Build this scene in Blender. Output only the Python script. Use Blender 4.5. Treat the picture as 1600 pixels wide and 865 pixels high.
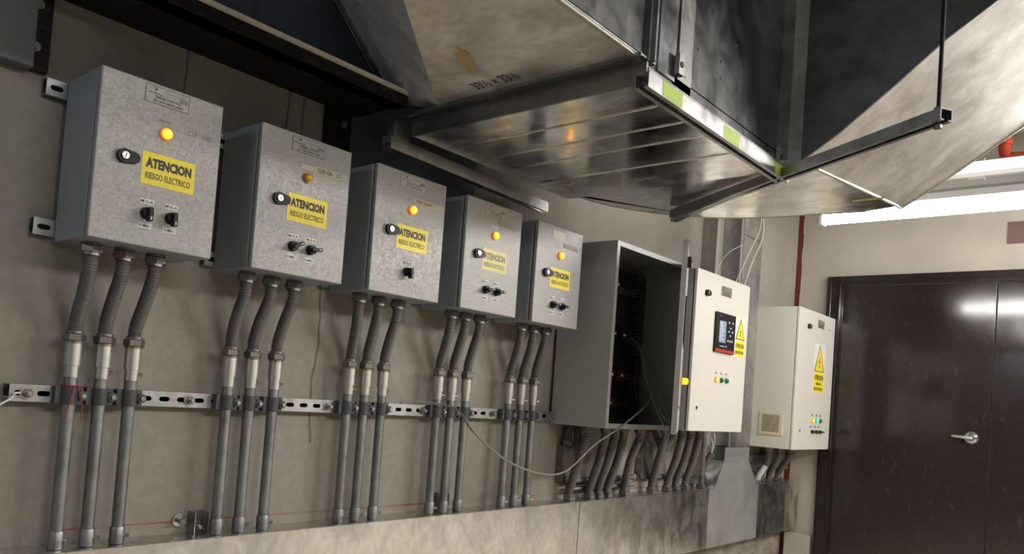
import bpy, math, random
from mathutils import Vector, Matrix
random.seed(7)
for o in list(bpy.data.objects): bpy.data.objects.remove(o)
COL = bpy.context.scene.collection
SC = bpy.context.scene
S = 1.905          # metres per wall unit (camera to panel fronts = 1 unit)
CH = 1.10          # camera height above the floor
def P(x, y, z): return Vector((x*S, y*S, z*S+CH))

# ---------------------------------------------------------------- camera
cd = bpy.data.cameras.new('camera'); cam = bpy.data.objects.new('camera', cd); COL.objects.link(cam)
yaw, pitch, roll = .869629566, .0351415452, .073102628
fw = Vector((math.sin(yaw)*math.cos(pitch), math.cos(yaw)*math.cos(pitch), math.sin(pitch)))
rt = Vector((math.cos(yaw), -math.sin(yaw), 0)); up = rt.cross(fw)
r2 = rt*math.cos(roll)+up*math.sin(roll); u2 = up*math.cos(roll)-rt*math.sin(roll)
M = Matrix((r2, u2, -fw)).transposed().to_4x4(); M.translation = Vector((0, 0, CH))
cam.matrix_world = M
cd.sensor_fit = 'HORIZONTAL'; cd.sensor_width = 36; cd.lens = 1222.265/1600*36
cd.shift_y = (574.8-432.5)/1600; cd.clip_start = .02; cd.clip_end = 60
SC.camera = cam
SC.view_settings.view_transform = 'Standard'; SC.view_settings.look = 'None'
SC.view_settings.exposure = 0.0; SC.view_settings.gamma = 1.0; SC.view_settings.use_curve_mapping = False
w = bpy.data.worlds.new('world'); SC.world = w; w.use_nodes = True
w.node_tree.nodes['Background'].inputs[0].default_value = (.5, .6, .8, 1)
w.node_tree.nodes['Background'].inputs[1].default_value = 0.05

# lamps out of the frame: fluorescent battens under the ceiling of the plant room
def area(name, loc, target, sx, sy, power, col):
    l = bpy.data.lights.new(name, 'AREA'); l.shape = 'RECTANGLE'; l.size = sx; l.size_y = sy
    l.energy = power; l.color = col
    o = bpy.data.objects.new(name, l); COL.objects.link(o); o.location = loc
    d = Vector(target)-Vector(loc); o.rotation_euler = d.to_track_quat('-Z', 'Y').to_euler()
    return o
WARM = (1, .955, .885); COOL = (.68, .82, 1)
area('ceiling_tube_light', (4.6, -1.6, 2.55), (3.2, 2.0, 1.2), 2.4, .16, 100, WARM)
area('ceiling_tube_light', (1.2, -2.4, 2.6), (1.8, 2.1, 1.2), 2.4, .16, 52, WARM)
area('cool_tube_light', (-1.7, 1.2, 2.25), (1.2, 1.9, 2.1), 1.2, .12, 9, COOL)
TUBE_EMIT = 56

# ---------------------------------------------------------------- materials
def mat(name, col=(.5, .5, .5), rough=.5, metal=0., emit=None, es=0., spec=None, coat=0):
    m = bpy.data.materials.new(name); m.use_nodes = True
    b = m.node_tree.nodes['Principled BSDF']
    b.inputs['Base Color'].default_value = (*col, 1); b.inputs['Roughness'].default_value = rough
    b.inputs['Metallic'].default_value = metal
    if spec is not None: b.inputs['Specular IOR Level'].default_value = spec
    if coat: b.inputs['Coat Weight'].default_value = coat
    if emit: b.inputs['Emission Color'].default_value = (*emit, 1); b.inputs['Emission Strength'].default_value = es
    return m
def N(m, t): return m.node_tree.nodes.new(t)
def L(m, a, b): m.node_tree.links.new(a, b)
def ramp(m, fac, stops):
    r = N(m, 'ShaderNodeValToRGB'); e = r.color_ramp.elements
    while len(e) < len(stops): e.new(.5)
    for k, (p, c) in enumerate(stops): e[k].position = p; e[k].color = (*c, 1) if len(c) == 3 else c
    L(m, fac, r.inputs[0]); return r.outputs[0]
def noise(m, scale, detail=4, vec=None, dist=0):
    n = N(m, 'ShaderNodeTexNoise'); n.inputs['Scale'].default_value = scale; n.inputs['Detail'].default_value = detail
    n.inputs['Distortion'].default_value = dist
    if vec is not None: L(m, vec, n.inputs['Vector'])
    return n.outputs['Fac']
def geo(m): return N(m, 'ShaderNodeNewGeometry').outputs['Position']
def mapping(m, sc, rot=(0, 0, 0)):
    mp = N(m, 'ShaderNodeMapping'); mp.inputs['Scale'].default_value = sc; mp.inputs['Rotation'].default_value = rot
    L(m, geo(m), mp.inputs['Vector']); return mp.outputs[0]
def mix(m, fac, a, b, mode='MIX'):
    x = N(m, 'ShaderNodeMix'); x.data_type = 'RGBA'; x.blend_type = mode
    for s, v in ((0, fac), (6, a), (7, b)):
        if hasattr(v, 'is_output'): L(m, v, x.inputs[s])
        elif s == 0: x.inputs[0].default_value = v
        else: x.inputs[s].default_value = (*v, 1)
    return x.outputs[2]
def bump(m, h, st, dist=.002):
    b = N(m, 'ShaderNodeBump'); b.inputs['Strength'].default_value = st; b.inputs['Distance'].default_value = dist
    L(m, h, b.inputs['Height']); L(m, b.outputs[0], m.node_tree.nodes['Principled BSDF'].inputs['Normal'])
def setc(m, out, inp='Base Color'): L(m, out, m.node_tree.nodes['Principled BSDF'].inputs[inp])

def mth_add(m, a, b):
    x = N(m, 'ShaderNodeMath'); x.operation = 'ADD'; L(m, a, x.inputs[0]); L(m, b, x.inputs[1])
    y = N(m, 'ShaderNodeMath'); y.operation = 'MULTIPLY'; L(m, x.outputs[0], y.inputs[0]); y.inputs[1].default_value = .5
    return y.outputs[0]
def galv(name, base=(.5, .51, .52), r0=.18, r1=.38, spangle=.5, stains=0):
    m = mat(name, base, .3, 1)
    v = N(m, 'ShaderNodeTexVoronoi'); v.inputs['Scale'].default_value = 90; L(m, geo(m), v.inputs['Vector'])
    n = mth_add(m, noise(m, 5, 6, mapping(m, (1, 1, .6)), .4), noise(m, 26, 8, mapping(m, (1, .6, .7)), .8))
    c = mix(m, .22*spangle, ramp(m, n, [(.38, tuple(k*.8 for k in base)), (.62, tuple(min(1, k*1.15) for k in base))]), v.outputs['Color'], 'SOFT_LIGHT')
    bw = N(m, 'ShaderNodeHueSaturation'); bw.inputs['Saturation'].default_value = .35; L(m, c, bw.inputs['Color'])
    c = bw.outputs[0]
    if stains:
        s = noise(m, 22, 3, mapping(m, (1, 1, .45)), .8)
        c = mix(m, ramp(m, s, [(.52, (0, 0, 0)), (.6, (stains,)*3)]), c, (.2, .2, .21))
    setc(m, c)
    setc(m, ramp(m, noise(m, 9, 8, mapping(m, (1, .5, 1)), .5), [(.35, (r0,)*3), (.65, (r1*1.1,)*3)]), 'Roughness')
    bump(m, noise(m, 3.0, 2, geo(m)), .25, .01)
    return m
def scratch_galv(name, base, r0, r1, sc, amt=.5):
    m = galv(name, base, r0, r1)
    return m

def hammer(name, col, sparkle=.14):
    m = mat(name, col, .42, .0)
    v = N(m, 'ShaderNodeTexVoronoi'); v.inputs['Scale'].default_value = 420; L(m, geo(m), v.inputs['Vector'])
    n = noise(m, 180, 3, geo(m))
    setc(m, mix(m, ramp(m, n, [(.42, (0, 0, 0)), (.66, (sparkle,)*3)]), col, (.8, .8, .78)))
    setc(m, ramp(m, noise(m, 120, 2, geo(m)), [(.35, (.42,)*3), (.65, (.6,)*3)]), 'Roughness')
    m.node_tree.nodes['Principled BSDF'].inputs['Metallic'].default_value = .2
    bump(m, v.outputs['Distance'], .12, .001)
    return m

M_grey = hammer('grey hammered enamel', (.30, .295, .285))
M_body = mat('shade tinted enamel sides', (.25, .27, .295), .45); bump(M_body, noise(M_body, 300, 2, geo(M_body)), .15, .001)  # same grey enamel, with the dim bluish side light mixed into its colour
M_cab6 = mat('pebble grey enamel', (.33, .33, .32), .4); bump(M_cab6, noise(M_cab6, 350, 2, geo(M_cab6)), .12, .001)
M_white = mat('light grey enamel', (.62, .6, .55), .35); bump(M_white, noise(M_white, 350, 2, geo(M_white)), .1, .001)
M_gasket = mat('black gasket', (.015, .015, .015), .6)
M_black = mat('black plastic', (.008, .008, .009), .45, spec=.3)
M_lockc = mat('worn lock steel', (.4, .4, .4), .35, 1)
M_dark = mat('dark interior plate', (.05, .05, .052), .6)
M_chrome = mat('chrome', (.75, .75, .75), .15, 1)
M_steel = mat('zinc plated steel', (.55, .55, .53), .3, 1)
M_nut = mat('weathered zinc nut', (.21, .2, .185), .4, .85)
M_pipe = galv('galvanised conduit', (.27, .272, .27), .42, .6)
M_coup = mat('bright conduit coupling', (.5, .49, .45), .45, 1)
M_flex = mat('grey brown pvc hose', (.1, .093, .086), .55)
M_flexl = mat('light grey pvc hose', (.45, .45, .43), .5)
M_clamp = mat('dark grey clamp', (.07, .073, .08), .5, .3)
M_brass = mat('brass washer', (.7, .5, .2), .3, 1)
M_yel = mat('yellow sticker', (.82, .67, .03), .45)
M_yelf = mat('faded yellow sticker', (.55, .5, .14), .4)
M_ink = mat('black print', (.02, .02, .02), .5)
M_inkf = mat('faded print', (.2, .2, .13), .5)
M_pencil = mat('pencil', (.2, .2, .2), .6)
M_plate = mat('pale nameplate', (.38, .37, .33), .4)
M_plate2 = mat('engraved grey plate', (.3, .3, .29), .3, .5)
M_lab = mat('white label', (.72, .71, .66), .5)
M_tape = mat('masking tape', (.46, .43, .33), .6)
M_greyt = mat('grey tape', (.3, .29, .25), .6)
M_lit = mat('lit amber lens', (1, .3, .02), .2, emit=(1, .30, .012), es=2.6)
M_core = mat('lit lens centre', (1, .5, .05), .2, emit=(1, .5, .03), es=6)
M_unlit = mat('unlit amber lens', (.55, .28, .02), .2)
M_rim = mat('amber bezel', (.6, .14, .01), .3, emit=(1, .2, .01), es=.35)
M_green = mat('green lens', (.02, .16, .1), .2)
M_greenl = mat('lit green lens', (.05, .8, .3), .2, emit=(.05, .9, .3), es=1.3)
M_red = mat('red plastic', (.35, .04, .03), .4)
M_dred = mat('dark red contactor', (.1, .015, .012), .6, spec=.2)
M_lcd = mat('lcd screen', (.1, .15, .2), .2, emit=(.35, .5, .65), es=.45)
M_silver = mat('silver print', (.65, .65, .65), .4)
M_tube = mat('fluorescent tube', (1, 1, 1), .4, emit=(1, .965, .92), es=TUBE_EMIT)
M_fix = mat('white batten', (.8, .8, .8), .4)
M_cable = mat('grey cable', (.2, .2, .2), .5)
M_wcable = mat('white cable', (.7, .69, .65), .5)
M_lime = mat('lime green sticker', (.38, .52, .07), .5)
M_redp = mat('red paint', (.13, .024, .014), .7)
M_redpipe = mat('red pipe paint', (.55, .07, .03), .35)
M_greyp = mat('grey pipe paint', (.4, .4, .38), .5)
M_board = mat('pale board', (.6, .55, .45), .7)
M_blk = mat('black painted steel', (.012, .012, .012), .5, 0, spec=.25)
c = ramp(M_blk, noise(M_blk, 14, 8, mapping(M_blk, (1.2, 9, 9)), 1.2), [(.5, (.003, .003, .004)), (.68, (.028, .023, .02))]); setc(M_blk, c)
M_vent = mat('cream vent', (.6, .55, .4), .5)

M_sheet = galv('galvanised sheet', (.8, .77, .69), .3, .45, .35)
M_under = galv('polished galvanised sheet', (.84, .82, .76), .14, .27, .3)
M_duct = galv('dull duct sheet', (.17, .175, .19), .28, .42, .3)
M_shiny = galv('scuffed duct sheet', (.62, .59, .555), .33, .44, .3)
M_edge = galv('dull edge sheet', (.36, .355, .34), .35, .5, .3)
M_flange = galv('duct flange steel', (.26, .27, .29), .3, .5, .3)
M_trough = galv('stained trunking sheet', (.74, .72, .66), .26, .42, .4)
setc(M_trough, ramp(M_trough, noise(M_trough, 4, 3, geo(M_trough)), [(.3, (.28,)*3), (.7, (.36,)*3)]), 'Roughness')
m = M_trough; old = m.node_tree.nodes['Principled BSDF'].inputs['Base Color'].links[0].from_socket
sp = N(m, 'ShaderNodeSeparateXYZ'); L(m, geo(m), sp.inputs[0])
st = noise(m, 13, 7, mapping(m, (1, 1, .6)), .5)
gx = ramp(m, sp.outputs[0], [(0, (0, 0, 0)), (1, (1, 1, 1))])
mr = N(m, 'ShaderNodeMapRange'); mr.inputs[1].default_value = 2.9; mr.inputs[2].default_value = 3.9; L(m, sp.outputs[0], mr.inputs[0])
mm_ = N(m, 'ShaderNodeMath'); mm_.operation = 'MULTIPLY'; L(m, mr.outputs[0], mm_.inputs[0]); L(m, ramp(m, st, [(.44, (.0,)*3), (.6, (.75,)*3)]), mm_.inputs[1])
setc(m, mix(m, mm_.outputs[0], old, (.24, .24, .245)))
M_riser = galv('riser sheet', (.5, .5, .49), .3, .42, .3)
M_strut = galv('slotted strut steel', (.42, .42, .41), .32, .48)

# concrete wall with board joints, chalk line and rough unpainted base
M_wall = mat('electrical wall concrete', (.4, .37, .32), .85)
m = M_wall
big = noise(m, 1.6, 6, mapping(m, (1, 1, .5)), .6); fine = noise(m, 40, 8, geo(m))
c = ramp(m, big, [(.3, (.235, .215, .185)), (.55, (.30, .28, .245)), (.75, (.35, .325, .285))])
c = mix(m, ramp(m, fine, [(.35, (.35,)*3), (.7, (0, 0, 0))]), c, (.2, .185, .16))
sep = N(m, 'ShaderNodeSeparateXYZ'); L(m, geo(m), sep.inputs[0])
def mth(op, a, b=None):
    x = N(m, 'ShaderNodeMath'); x.operation = op
    for i, v in enumerate((a, b)):
        if v is None: continue
        if hasattr(v, 'is_output'): L(m, v, x.inputs[i])
        else: x.inputs[i].default_value = v
    return x.outputs[0]
wob = mth('MULTIPLY', mth('SUBTRACT', noise(m, 7, 4, geo(m)), .5), .05)
for sx, wd, z0 in ((.539*S, .004, 1.7), (.742*S, .005, 1.7), (.805*S, .004, .9), (.712*S, .004, 1.7)):
    d = mth('ABSOLUTE', mth('SUBTRACT', mth('ADD', sep.outputs[0], wob), sx))
    c = mix(m, mth('MULTIPLY', mth('LESS_THAN', d, wd), mth('MULTIPLY', mth('GREATER_THAN', sep.outputs[2], z0), .7)), c, (.1, .085, .07))
lz = mth('ADD', mth('MULTIPLY', sep.outputs[0], -.0055), -.222*S+CH+.006)      # chalk snap line
d = mth('ABSOLUTE', mth('SUBTRACT', sep.outputs[2], lz))
br = ramp(m, noise(m, 5, 5, geo(m)), [(.38, (0, 0, 0)), (.55, (.85,)*3)])
c = mix(m, mth('MULTIPLY', mth('LESS_THAN', d, .003), br), c, (.3, .07, .04))
base = noise(m, 10, 8, mapping(m, (1, 1, 2.5)), .5)
c2 = ramp(m, base, [(.3, (.16, .14, .11)), (.7, (.34, .31, .26))])
c = mix(m, mth('LESS_THAN', mth('ADD', sep.outputs[2], mth('MULTIPLY', wob, .3)), .275), c, c2)
setc(m, c); bump(m, fine, .35, .004)
M_far = mat('beige plaster', (.46, .42, .36), .8)
c = ramp(M_far, noise(M_far, 2.2, 6, geo(M_far), .5), [(.3, (.40, .37, .31)), (.7, (.50, .465, .40))]); setc(M_far, c)
bump(M_far, noise(M_far, 30, 6, geo(M_far)), .2, .003)
M_floor = mat('floor screed', (.2, .19, .18), .6); setc(M_floor, ramp(M_floor, noise(M_floor, 3, 6, geo(M_floor)), [(.3, (.55, .5, .42)), (.7, (.66, .6, .5))]))
M_ceil = mat('ceiling concrete', (.3, .29, .27), .85); setc(M_ceil, ramp(M_ceil, noise(M_ceil, 2, 6, geo(M_ceil)), [(.3, (.22,)*3), (.7, (.33, .32, .3))]))
M_door = mat('brown door paint', (.02, .0145, .014), .32)
m = M_door
sc1 = noise(m, 16, 8, mapping(m, (1, 2, 1)), .6)
setc(m, mix(m, ramp(m, sc1, [(.58, (0, 0, 0)), (.78, (.3,)*3)]), (.02, .0145, .014), (.09, .075, .065)))
setc(m, ramp(m, noise(m, 3, 3, geo(m), .2), [(.3, (.1,)*3), (.7, (.17,)*3)]), 'Roughness')
bump(m, noise(m, 2.2, 1, geo(m)), .25, .01)

# ---------------------------------------------------------------- mesh builder
class MB:
    def __init__(s): s.v = []; s.f = []; s.fm = []; s.sm = []; s.mats = []
    def mi(s, m):
        if m not in s.mats: s.mats.append(m)
        return s.mats.index(m)
    def add(s, vs, fs, m, smooth=False):
        b = len(s.v); s.v += [Vector(v) for v in vs]; k = s.mi(m)
        for f in fs: s.f.append([b+i for i in f]); s.fm.append(k); s.sm.append(smooth)
        return s
    def box(s, a, b, m):
        x0, x1 = sorted((a[0], b[0])); y0, y1 = sorted((a[1], b[1])); z0, z1 = sorted((a[2], b[2]))
        vs = [(x0, y0, z0), (x1, y0, z0), (x1, y1, z0), (x0, y1, z0), (x0, y0, z1), (x1, y0, z1), (x1, y1, z1), (x0, y1, z1)]
        return s.add(vs, [(0, 3, 2, 1), (4, 5, 6, 7), (0, 1, 5, 4), (1, 2, 6, 5), (2, 3, 7, 6), (3, 0, 4, 7)], m)
    def ob(s, c, ax, ay, az, m):    # oriented box: centre and three half vectors
        c = Vector(c); ax, ay, az = map(Vector, (ax, ay, az))
        vs = [c+i*ax+j*ay+k*az for k in (-1, 1) for i, j in ((-1, -1), (1, -1), (1, 1), (-1, 1))]
        return s.add(vs, [(0, 3, 2, 1), (4, 5, 6, 7), (0, 1, 5, 4), (1, 2, 6, 5), (2, 3, 7, 6), (3, 0, 4, 7)], m)
    def bar(s, p0, p1, w, h, m, upv=(0, 0, 1)):
        p0 = Vector(p0); p1 = Vector(p1); d = (p1-p0); l = d.length; d.normalize()
        sd = d.cross(Vector(upv)).normalized(); u = sd.cross(d)
        return s.ob((p0+p1)/2, d*l/2, sd*w/2, u*h/2, m)
    def prism(s, pts, vec, m):
        n = len(pts); pts = [Vector(p) for p in pts]; v = Vector(vec)
        vs = pts+[p+v for p in pts]
        fs = [tuple(range(n)), tuple(range(2*n-1, n-1, -1))]+[(i, i+n, (i+1) % n+n, (i+1) % n) for i in range(n)]
        return s.add(vs, fs, m)
    def rings(s, path, radii, m, n=14, cap=True, smooth=True, ph=0):
        path = [Vector(p) for p in path]; vs = []; fs = []
        t = (path[1]-path[0]).normalized(); a = t.orthogonal().normalized()
        if abs(t.z) > .9: a = (Vector((0, -1, 0))-t*t.dot(Vector((0, -1, 0)))).normalized()
        for i, p in enumerate(path):
            q0 = path[max(0, i-1)]; q1 = path[min(len(path)-1, i+1)]
            t2 = q1-q0
            if t2.length > 1e-9: t = t2.normalized()
            a = (a-t*a.dot(t)).normalized(); b = t.cross(a); r = radii[i] if hasattr(radii, '__len__') else radii
            for k in range(n):
                th = 2*math.pi*(k+ph)/n; vs.append(p+(a*math.cos(th)+b*math.sin(th))*r)
        for i in range(len(path)-1):
            for k in range(n):
                fs.append((i*n+k, i*n+(k+1) % n, (i+1)*n+(k+1) % n, (i+1)*n+k))
        s.add(vs, fs, m, smooth)
        if cap:
            s.add(vs[:n], [tuple(range(n-1, -1, -1))], m); s.add(vs[-n:], [tuple(range(n))], m)
        return s
    def cyl(s, p0, p1, r, m, n=20, r1=None): return s.rings([p0, p1], [r, r if r1 is None else r1], m, n)
    def hexn(s, p0, p1, r, m):
        p0 = Vector(p0); p1 = Vector(p1); d = p1-p0
        return s.rings([p0, p0+d*.12, p0+d*.88, p1], [r*.9, r, r, r*.9], m, 6, smooth=False, ph=.25)
    def dome(s, c, d, r, h, m, n=18):
        c = Vector(c); d = Vector(d).normalized(); pts = []; rr = []
        for i in range(6):
            a = i/5*math.pi/2*.97; pts.append(c+d*h*math.sin(a)); rr.append(r*math.cos(a))
        return s.rings(pts, rr, m, n)
    def sweep(s, path, r, m, n=10): return s.rings(smooth_path(path), r, m, n)
    def hose(s, path, r, m, pitch=.005, n=16):
        pts = smooth_path(path, step=pitch/4); rr = [r*(1.0 if (i//2) % 2 == 0 else .87) for i in range(len(pts))]
        return s.rings(pts, rr, m, n)
    def text(s, txt, c, wdt, hgt, m, ux=(1, 0, 0), uy=(0, 0, 1), bold=0, out=(0, -.0004, 0)):
        cu = bpy.data.curves.new('t', 'FONT'); cu.body = txt; cu.offset = bold; cu.resolution_u = 2; cu.fill_mode = 'FRONT'
        o = bpy.data.objects.new('t', cu); COL.objects.link(o); dg = bpy.context.evaluated_depsgraph_get()
        me = bpy.data.meshes.new_from_object(o.evaluated_get(dg)); bpy.data.objects.remove(o)
        xs = [v.co.x for v in me.vertices]; ys = [v.co.y for v in me.vertices]
        if not xs: return s
        x0, x1, y0, y1 = min(xs), max(xs), min(ys), max(ys); c = Vector(c)+Vector(out); ux = Vector(ux); uy = Vector(uy)
        vs = [c+ux*((v.co.x-(x0+x1)/2)/(x1-x0)*wdt)+uy*((v.co.y-(y0+y1)/2)/(y1-y0)*hgt) for v in me.vertices]
        s.add(vs, [tuple(p.vertices) for p in me.polygons], m); bpy.data.meshes.remove(me)
        return s
    def build(s, name, parent=None, bevel=0, seg=2):
        root = parent
        while root is not None and root.parent: root = root.parent
        if root is not None: org = root.location.copy()
        else:
            xs = [v.x for v in s.v]; ys = [v.y for v in s.v]; zs = [v.z for v in s.v]
            org = Vector(((min(xs)+max(xs))/2, (min(ys)+max(ys))/2, min(zs)))
        me = bpy.data.meshes.new(name); me.from_pydata([v-org for v in s.v], [], s.f)
        for mm in s.mats: me.materials.append(mm)
        for p, k, q in zip(me.polygons, s.fm, s.sm): p.material_index = k; p.use_smooth = q
        me.update(); o = bpy.data.objects.new(name, me); COL.objects.link(o)
        if parent is not None: o.parent = parent
        else: o.location = org
        if bevel:
            b = o.modifiers.new('bevel', 'BEVEL'); b.width = bevel; b.segments = seg; b.limit_method = 'ANGLE'; b.angle_limit = math.radians(50)
        return o
def smooth_path(pts, step=.012):
    p = [Vector(q) for q in pts]; p = [p[0]*2-p[1]]+p+[p[-1]*2-p[-2]]; out = []
    for i in range(1, len(p)-2):
        n = max(2, int((p[i+1]-p[i]).length/step))
        for k in range(n):
            t = k/n
            out.append(.5*((2*p[i])+(p[i+1]-p[i-1])*t+(2*p[i-1]-5*p[i]+4*p[i+1]-p[i+2])*t*t+(3*p[i]-p[i-1]-3*p[i+1]+p[i+2])*t**3))
    out.append(p[-2]); return out
def thing(name, label, cat, loc, group=None):
    o = bpy.data.objects.new(name, None); COL.objects.link(o); o.location = loc; o.empty_display_size = .05
    o['label'] = label; o['category'] = cat
    if group: o['group'] = group
    return o
def tag(o, label, cat, group=None):
    o['label'] = label; o['category'] = cat
    if group: o['group'] = group
    return o
def struct(o): o['kind'] = 'structure'; return o
def lab(o, t): o['label'] = t; return o

WY = 1.12*S; FX = 2.985*S; CE = 3.35
# ---------------------------------------------------------------- room shell
T = .15
struct(MB().box((-3-T, WY, 0), (FX+T, WY+T, CE), M_wall).build('wall_back'))
struct(MB().box((FX, -4-T, 0), (FX+T, WY, CE), M_far).build('wall_right'))
struct(MB().box((-3-T, -4-T, 0), (FX, -4, CE), M_far).build('wall_front'))
struct(MB().box((-3-T, -4, 0), (-3, WY, CE), M_far).build('wall_left'))
struct(MB().box((-3-T, -4-T, -.1), (FX+T, WY+T, 0), M_floor).build('floor'))
struct(MB().box((-3-T, -4-T, CE), (FX+T, WY+T, CE+.1), M_ceil).build('ceiling'))
# red painted corner strip
mb = MB()
pts = [(0, -.40), (.25, -.2), (.6, 0), (.45, .2), (.7, .45), (.5, .65), (.85, .85), (.6, 1.1)]
b = []
for k in range(30):
    z0 = .02+k*.11; wv = random.uniform(-.003, .003)
    mb.box((FX-.003, WY-.034+wv, z0), (FX-.0002, WY-.001, z0+.11), M_redp)
mb.box((FX-.012, WY-.003, .02), (FX, WY-.0002, 3.3), M_redp)
struct(mb.build('trim_1'))
# door: frame, two leaves, red sealant line
dz = .492*S+CH; fz = .528*S+CH; yl = .942*S; yf = .993*S; yg = .447*S; yr = -.05*S
mb = MB()
mb.box((FX-.045, yl, 0), (FX-.001, yf, fz), M_door).box((FX-.045, yr-.1, dz), (FX-.001, yl, fz), M_door).box((FX-.045, yr-.1, 0), (FX-.001, yr, dz), M_door)
mb.box((FX-.03, yl-.012, 0), (FX-.001, yl, dz), M_door).box((FX-.052, yf-.03, 0), (FX-.045, yf-.018, fz-.03), M_door)
mb.box((FX-.052, yl+.004, 0), (FX-.045, yl+.014, dz+.01), M_door)
mb.box((FX-.052, yr, dz+.02), (FX-.045, yf-.03, dz+.03), M_door)
fr = struct(mb.build('door_1', bevel=.002))
l1 = struct(MB().box((FX-.036, yg+.003, .01), (FX-.001, yl-.014, dz-.004), M_door).build('door_2', bevel=.003))
l2 = struct(MB().box((FX-.034, yr+.004, .01), (FX-.001, yg-.003, dz-.004), M_door).build('door_3', bevel=.003))
hy, hz = .499*S, -.028*S+CH
mb = MB().cyl((FX-.036, hy, hz), (FX-.044, hy, hz), .04, M_chrome, 32).cyl((FX-.044, hy, hz), (FX-.052, hy, hz), .032, M_chrome, 32, .022)
mb.cyl((FX-.05, hy, hz), (FX-.085, hy, hz), .012, M_chrome)
mb.rings([(FX-.08, hy-.012, hz), (FX-.082, hy+.01, hz), (FX-.08, hy+.06, hz+.004), (FX-.076, hy+.105, hz+.006)], [.013, .013, .011, .009], M_chrome, 14)
mb.build('door_handle', l1)
lab(MB().cyl((FX-.052, hy, hz), (FX-.0865, hy, hz), .0075, M_black, 12).build('key_cylinder', l1), 'dark keyhole in the lever handle')
mb = MB().box((FX-.006, yf, 0), (FX-.0005, yf+.006, fz+.006), M_redp).box((FX-.006, yr-.1, fz), (FX-.0005, yf, fz+.006), M_redp)
struct(mb.build('trim_2'))
# small plaster plinth in the corner by the door
struct(MB().box((FX-.05, yf+.02, 0), (FX-.0005, WY-.04, -.435*S+CH), M_far).build('baseboard_right', bevel=.004))
mb = MB().box((FX-.004, .43*S, .617*S+CH), (FX-.0005, .10*S, .69*S+CH), mat('maroon sign paint', (.16, .09, .09), .6))
struct(mb.build('trim_3'))

# ---------------------------------------------------------------- small fittings on panels
FY = Vector((0, -1, 0))
def fp(x, z, y=1.0): return P(x, y, z)
def lamp(x, z, y, parent, lens, core=None, r=.0125, rim=M_rim):
    c = P(x, y, z); mb = MB().cyl(c, c+FY*.006, r*1.22, rim, 24).cyl(c+FY*.006, c+FY*.011, r*.98, lens, 24).dome(c+FY*.011, FY, r*.98, r*.5, lens)
    if core: mb.dome(c+FY*(.0115+r*.18), FY, r*.66, r*.4, core)
    return mb.build('indicator_lamp', parent)
def knob(x, z, y, parent, ang, r=.0145):
    c = P(x, y, z); mb = MB().cyl(c, c+FY*.008, r, M_black, 24).cyl(c+FY*.008, c+FY*.016, r*.86, M_black, 24)
    d = Vector((math.cos(ang), 0, math.sin(ang))); q = Vector((-d.z, 0, d.x))
    mb.ob(c+FY*.022+d*r*.35, d*r*1.15, FY*.009, q*r*.33, M_black)
    e = c+FY*.0312+d*r*1.0
    mb.ob(e, d*r*.3, FY*.0004, q*r*.1, M_lab)
    return mb.build('selector_knob', parent, bevel=.001)
def lock(x, z, y, parent):
    c = P(x, y, z); mb = MB(); n = 12; pts = []
    for k in range(n+1): a = math.pi/2+math.pi*k/n; pts.append((c.x+.0165*math.cos(a), c.y, c.z+.0165*math.sin(a)))
    R = .032
    for k in range(n+1):
        a = -math.pi/2+math.pi*k/n*.999; pts.append((c.x+R-.006+.0105*math.cos(a)*.9, c.y, c.z+.0125*math.sin(a)))
    mb.prism(pts, (0, -.012, 0), M_black)
    mb.cyl(c+FY*.012, c+FY*.016, .0088, M_lockc, 20).cyl(c+FY*.016, c+FY*.017, .0065, M_steel, 20)
    mb.ob(c+FY*.0172, (.0015, 0, .005), (0, .0004, 0), (.0008, 0, -.0003), M_black)
    return mb.build('door_lock', parent)
def frame_rect(mb, x0, x1, z0, z1, y, t, m):
    a = P(x0, y, z0); b = P(x1, y, z1); d = .0004
    for (p, q) in (((a.x, a.z), (b.x, a.z+t)), ((a.x, b.z-t), (b.x, b.z)), ((a.x, a.z), (a.x+t, b.z)), ((b.x-t, a.z), (b.x, b.z))):
        mb.box((p[0], a.y, p[1]), (q[0], a.y-d, q[1]), m)
def swirl(mb, c, s, m):            # small crossed pump mark of the nameplates
    for p, q in (((-1, .8), (1, -.2)), ((-.9, .9), (-.3, .9)), ((1, .9), (-.2, -.9)), ((1, .9), (.5, .9)), ((-.6, -.1), (.5, .4))):
        mb.bar(c+Vector((p[0]*s, -.0004, p[1]*s)), c+Vector((q[0]*s, -.0004, q[1]*s)), .0004, s*.28, m)
def nameplate(x0, x1, z0, z1, y, parent, mode, lines):
    mb = MB(); a = P(x0, y, z0); b = P(x1, y, z1); W = b.x-a.x; H = b.z-a.z
    base = {0: M_grey, 1: M_plate, 2: M_plate2, 3: M_lab}[mode]
    mb.box((a.x, a.y, a.z), (b.x, a.y-.0009, b.z), base); yy = a.y-.0009; u = yy/S
    if mode in (0, 1, 2):
        frame_rect(mb, x0, x1, z0, z1, u, .0008, M_ink if mode == 0 else M_plate2)
        swirl(mb, Vector((a.x+W*.22, yy, b.z-H*.2)), H*.1, M_ink)
        mb.text('GRUNDFOS', (a.x+W*.22, yy, b.z-H*.42), W*.34, H*.08, M_ink, bold=.01)
        mb.box((a.x+W*.5, yy, b.z-H*.24), (a.x+W*.92, yy-.0003, b.z-H*.2), M_inkf)
        mb.box((a.x+W*.78, yy, b.z-H*.52), (a.x+W*.97, yy-.0003, b.z-H*.3), M_inkf)
        for k, t in enumerate(lines):
            mb.text(t, (a.x+W*.52, yy, b.z-H*(.6+.22*k)), W*(.6 if k == 0 else .68), H*.13, M_ink, bold=.015)
    return mb.build('nameplate', parent)
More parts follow.
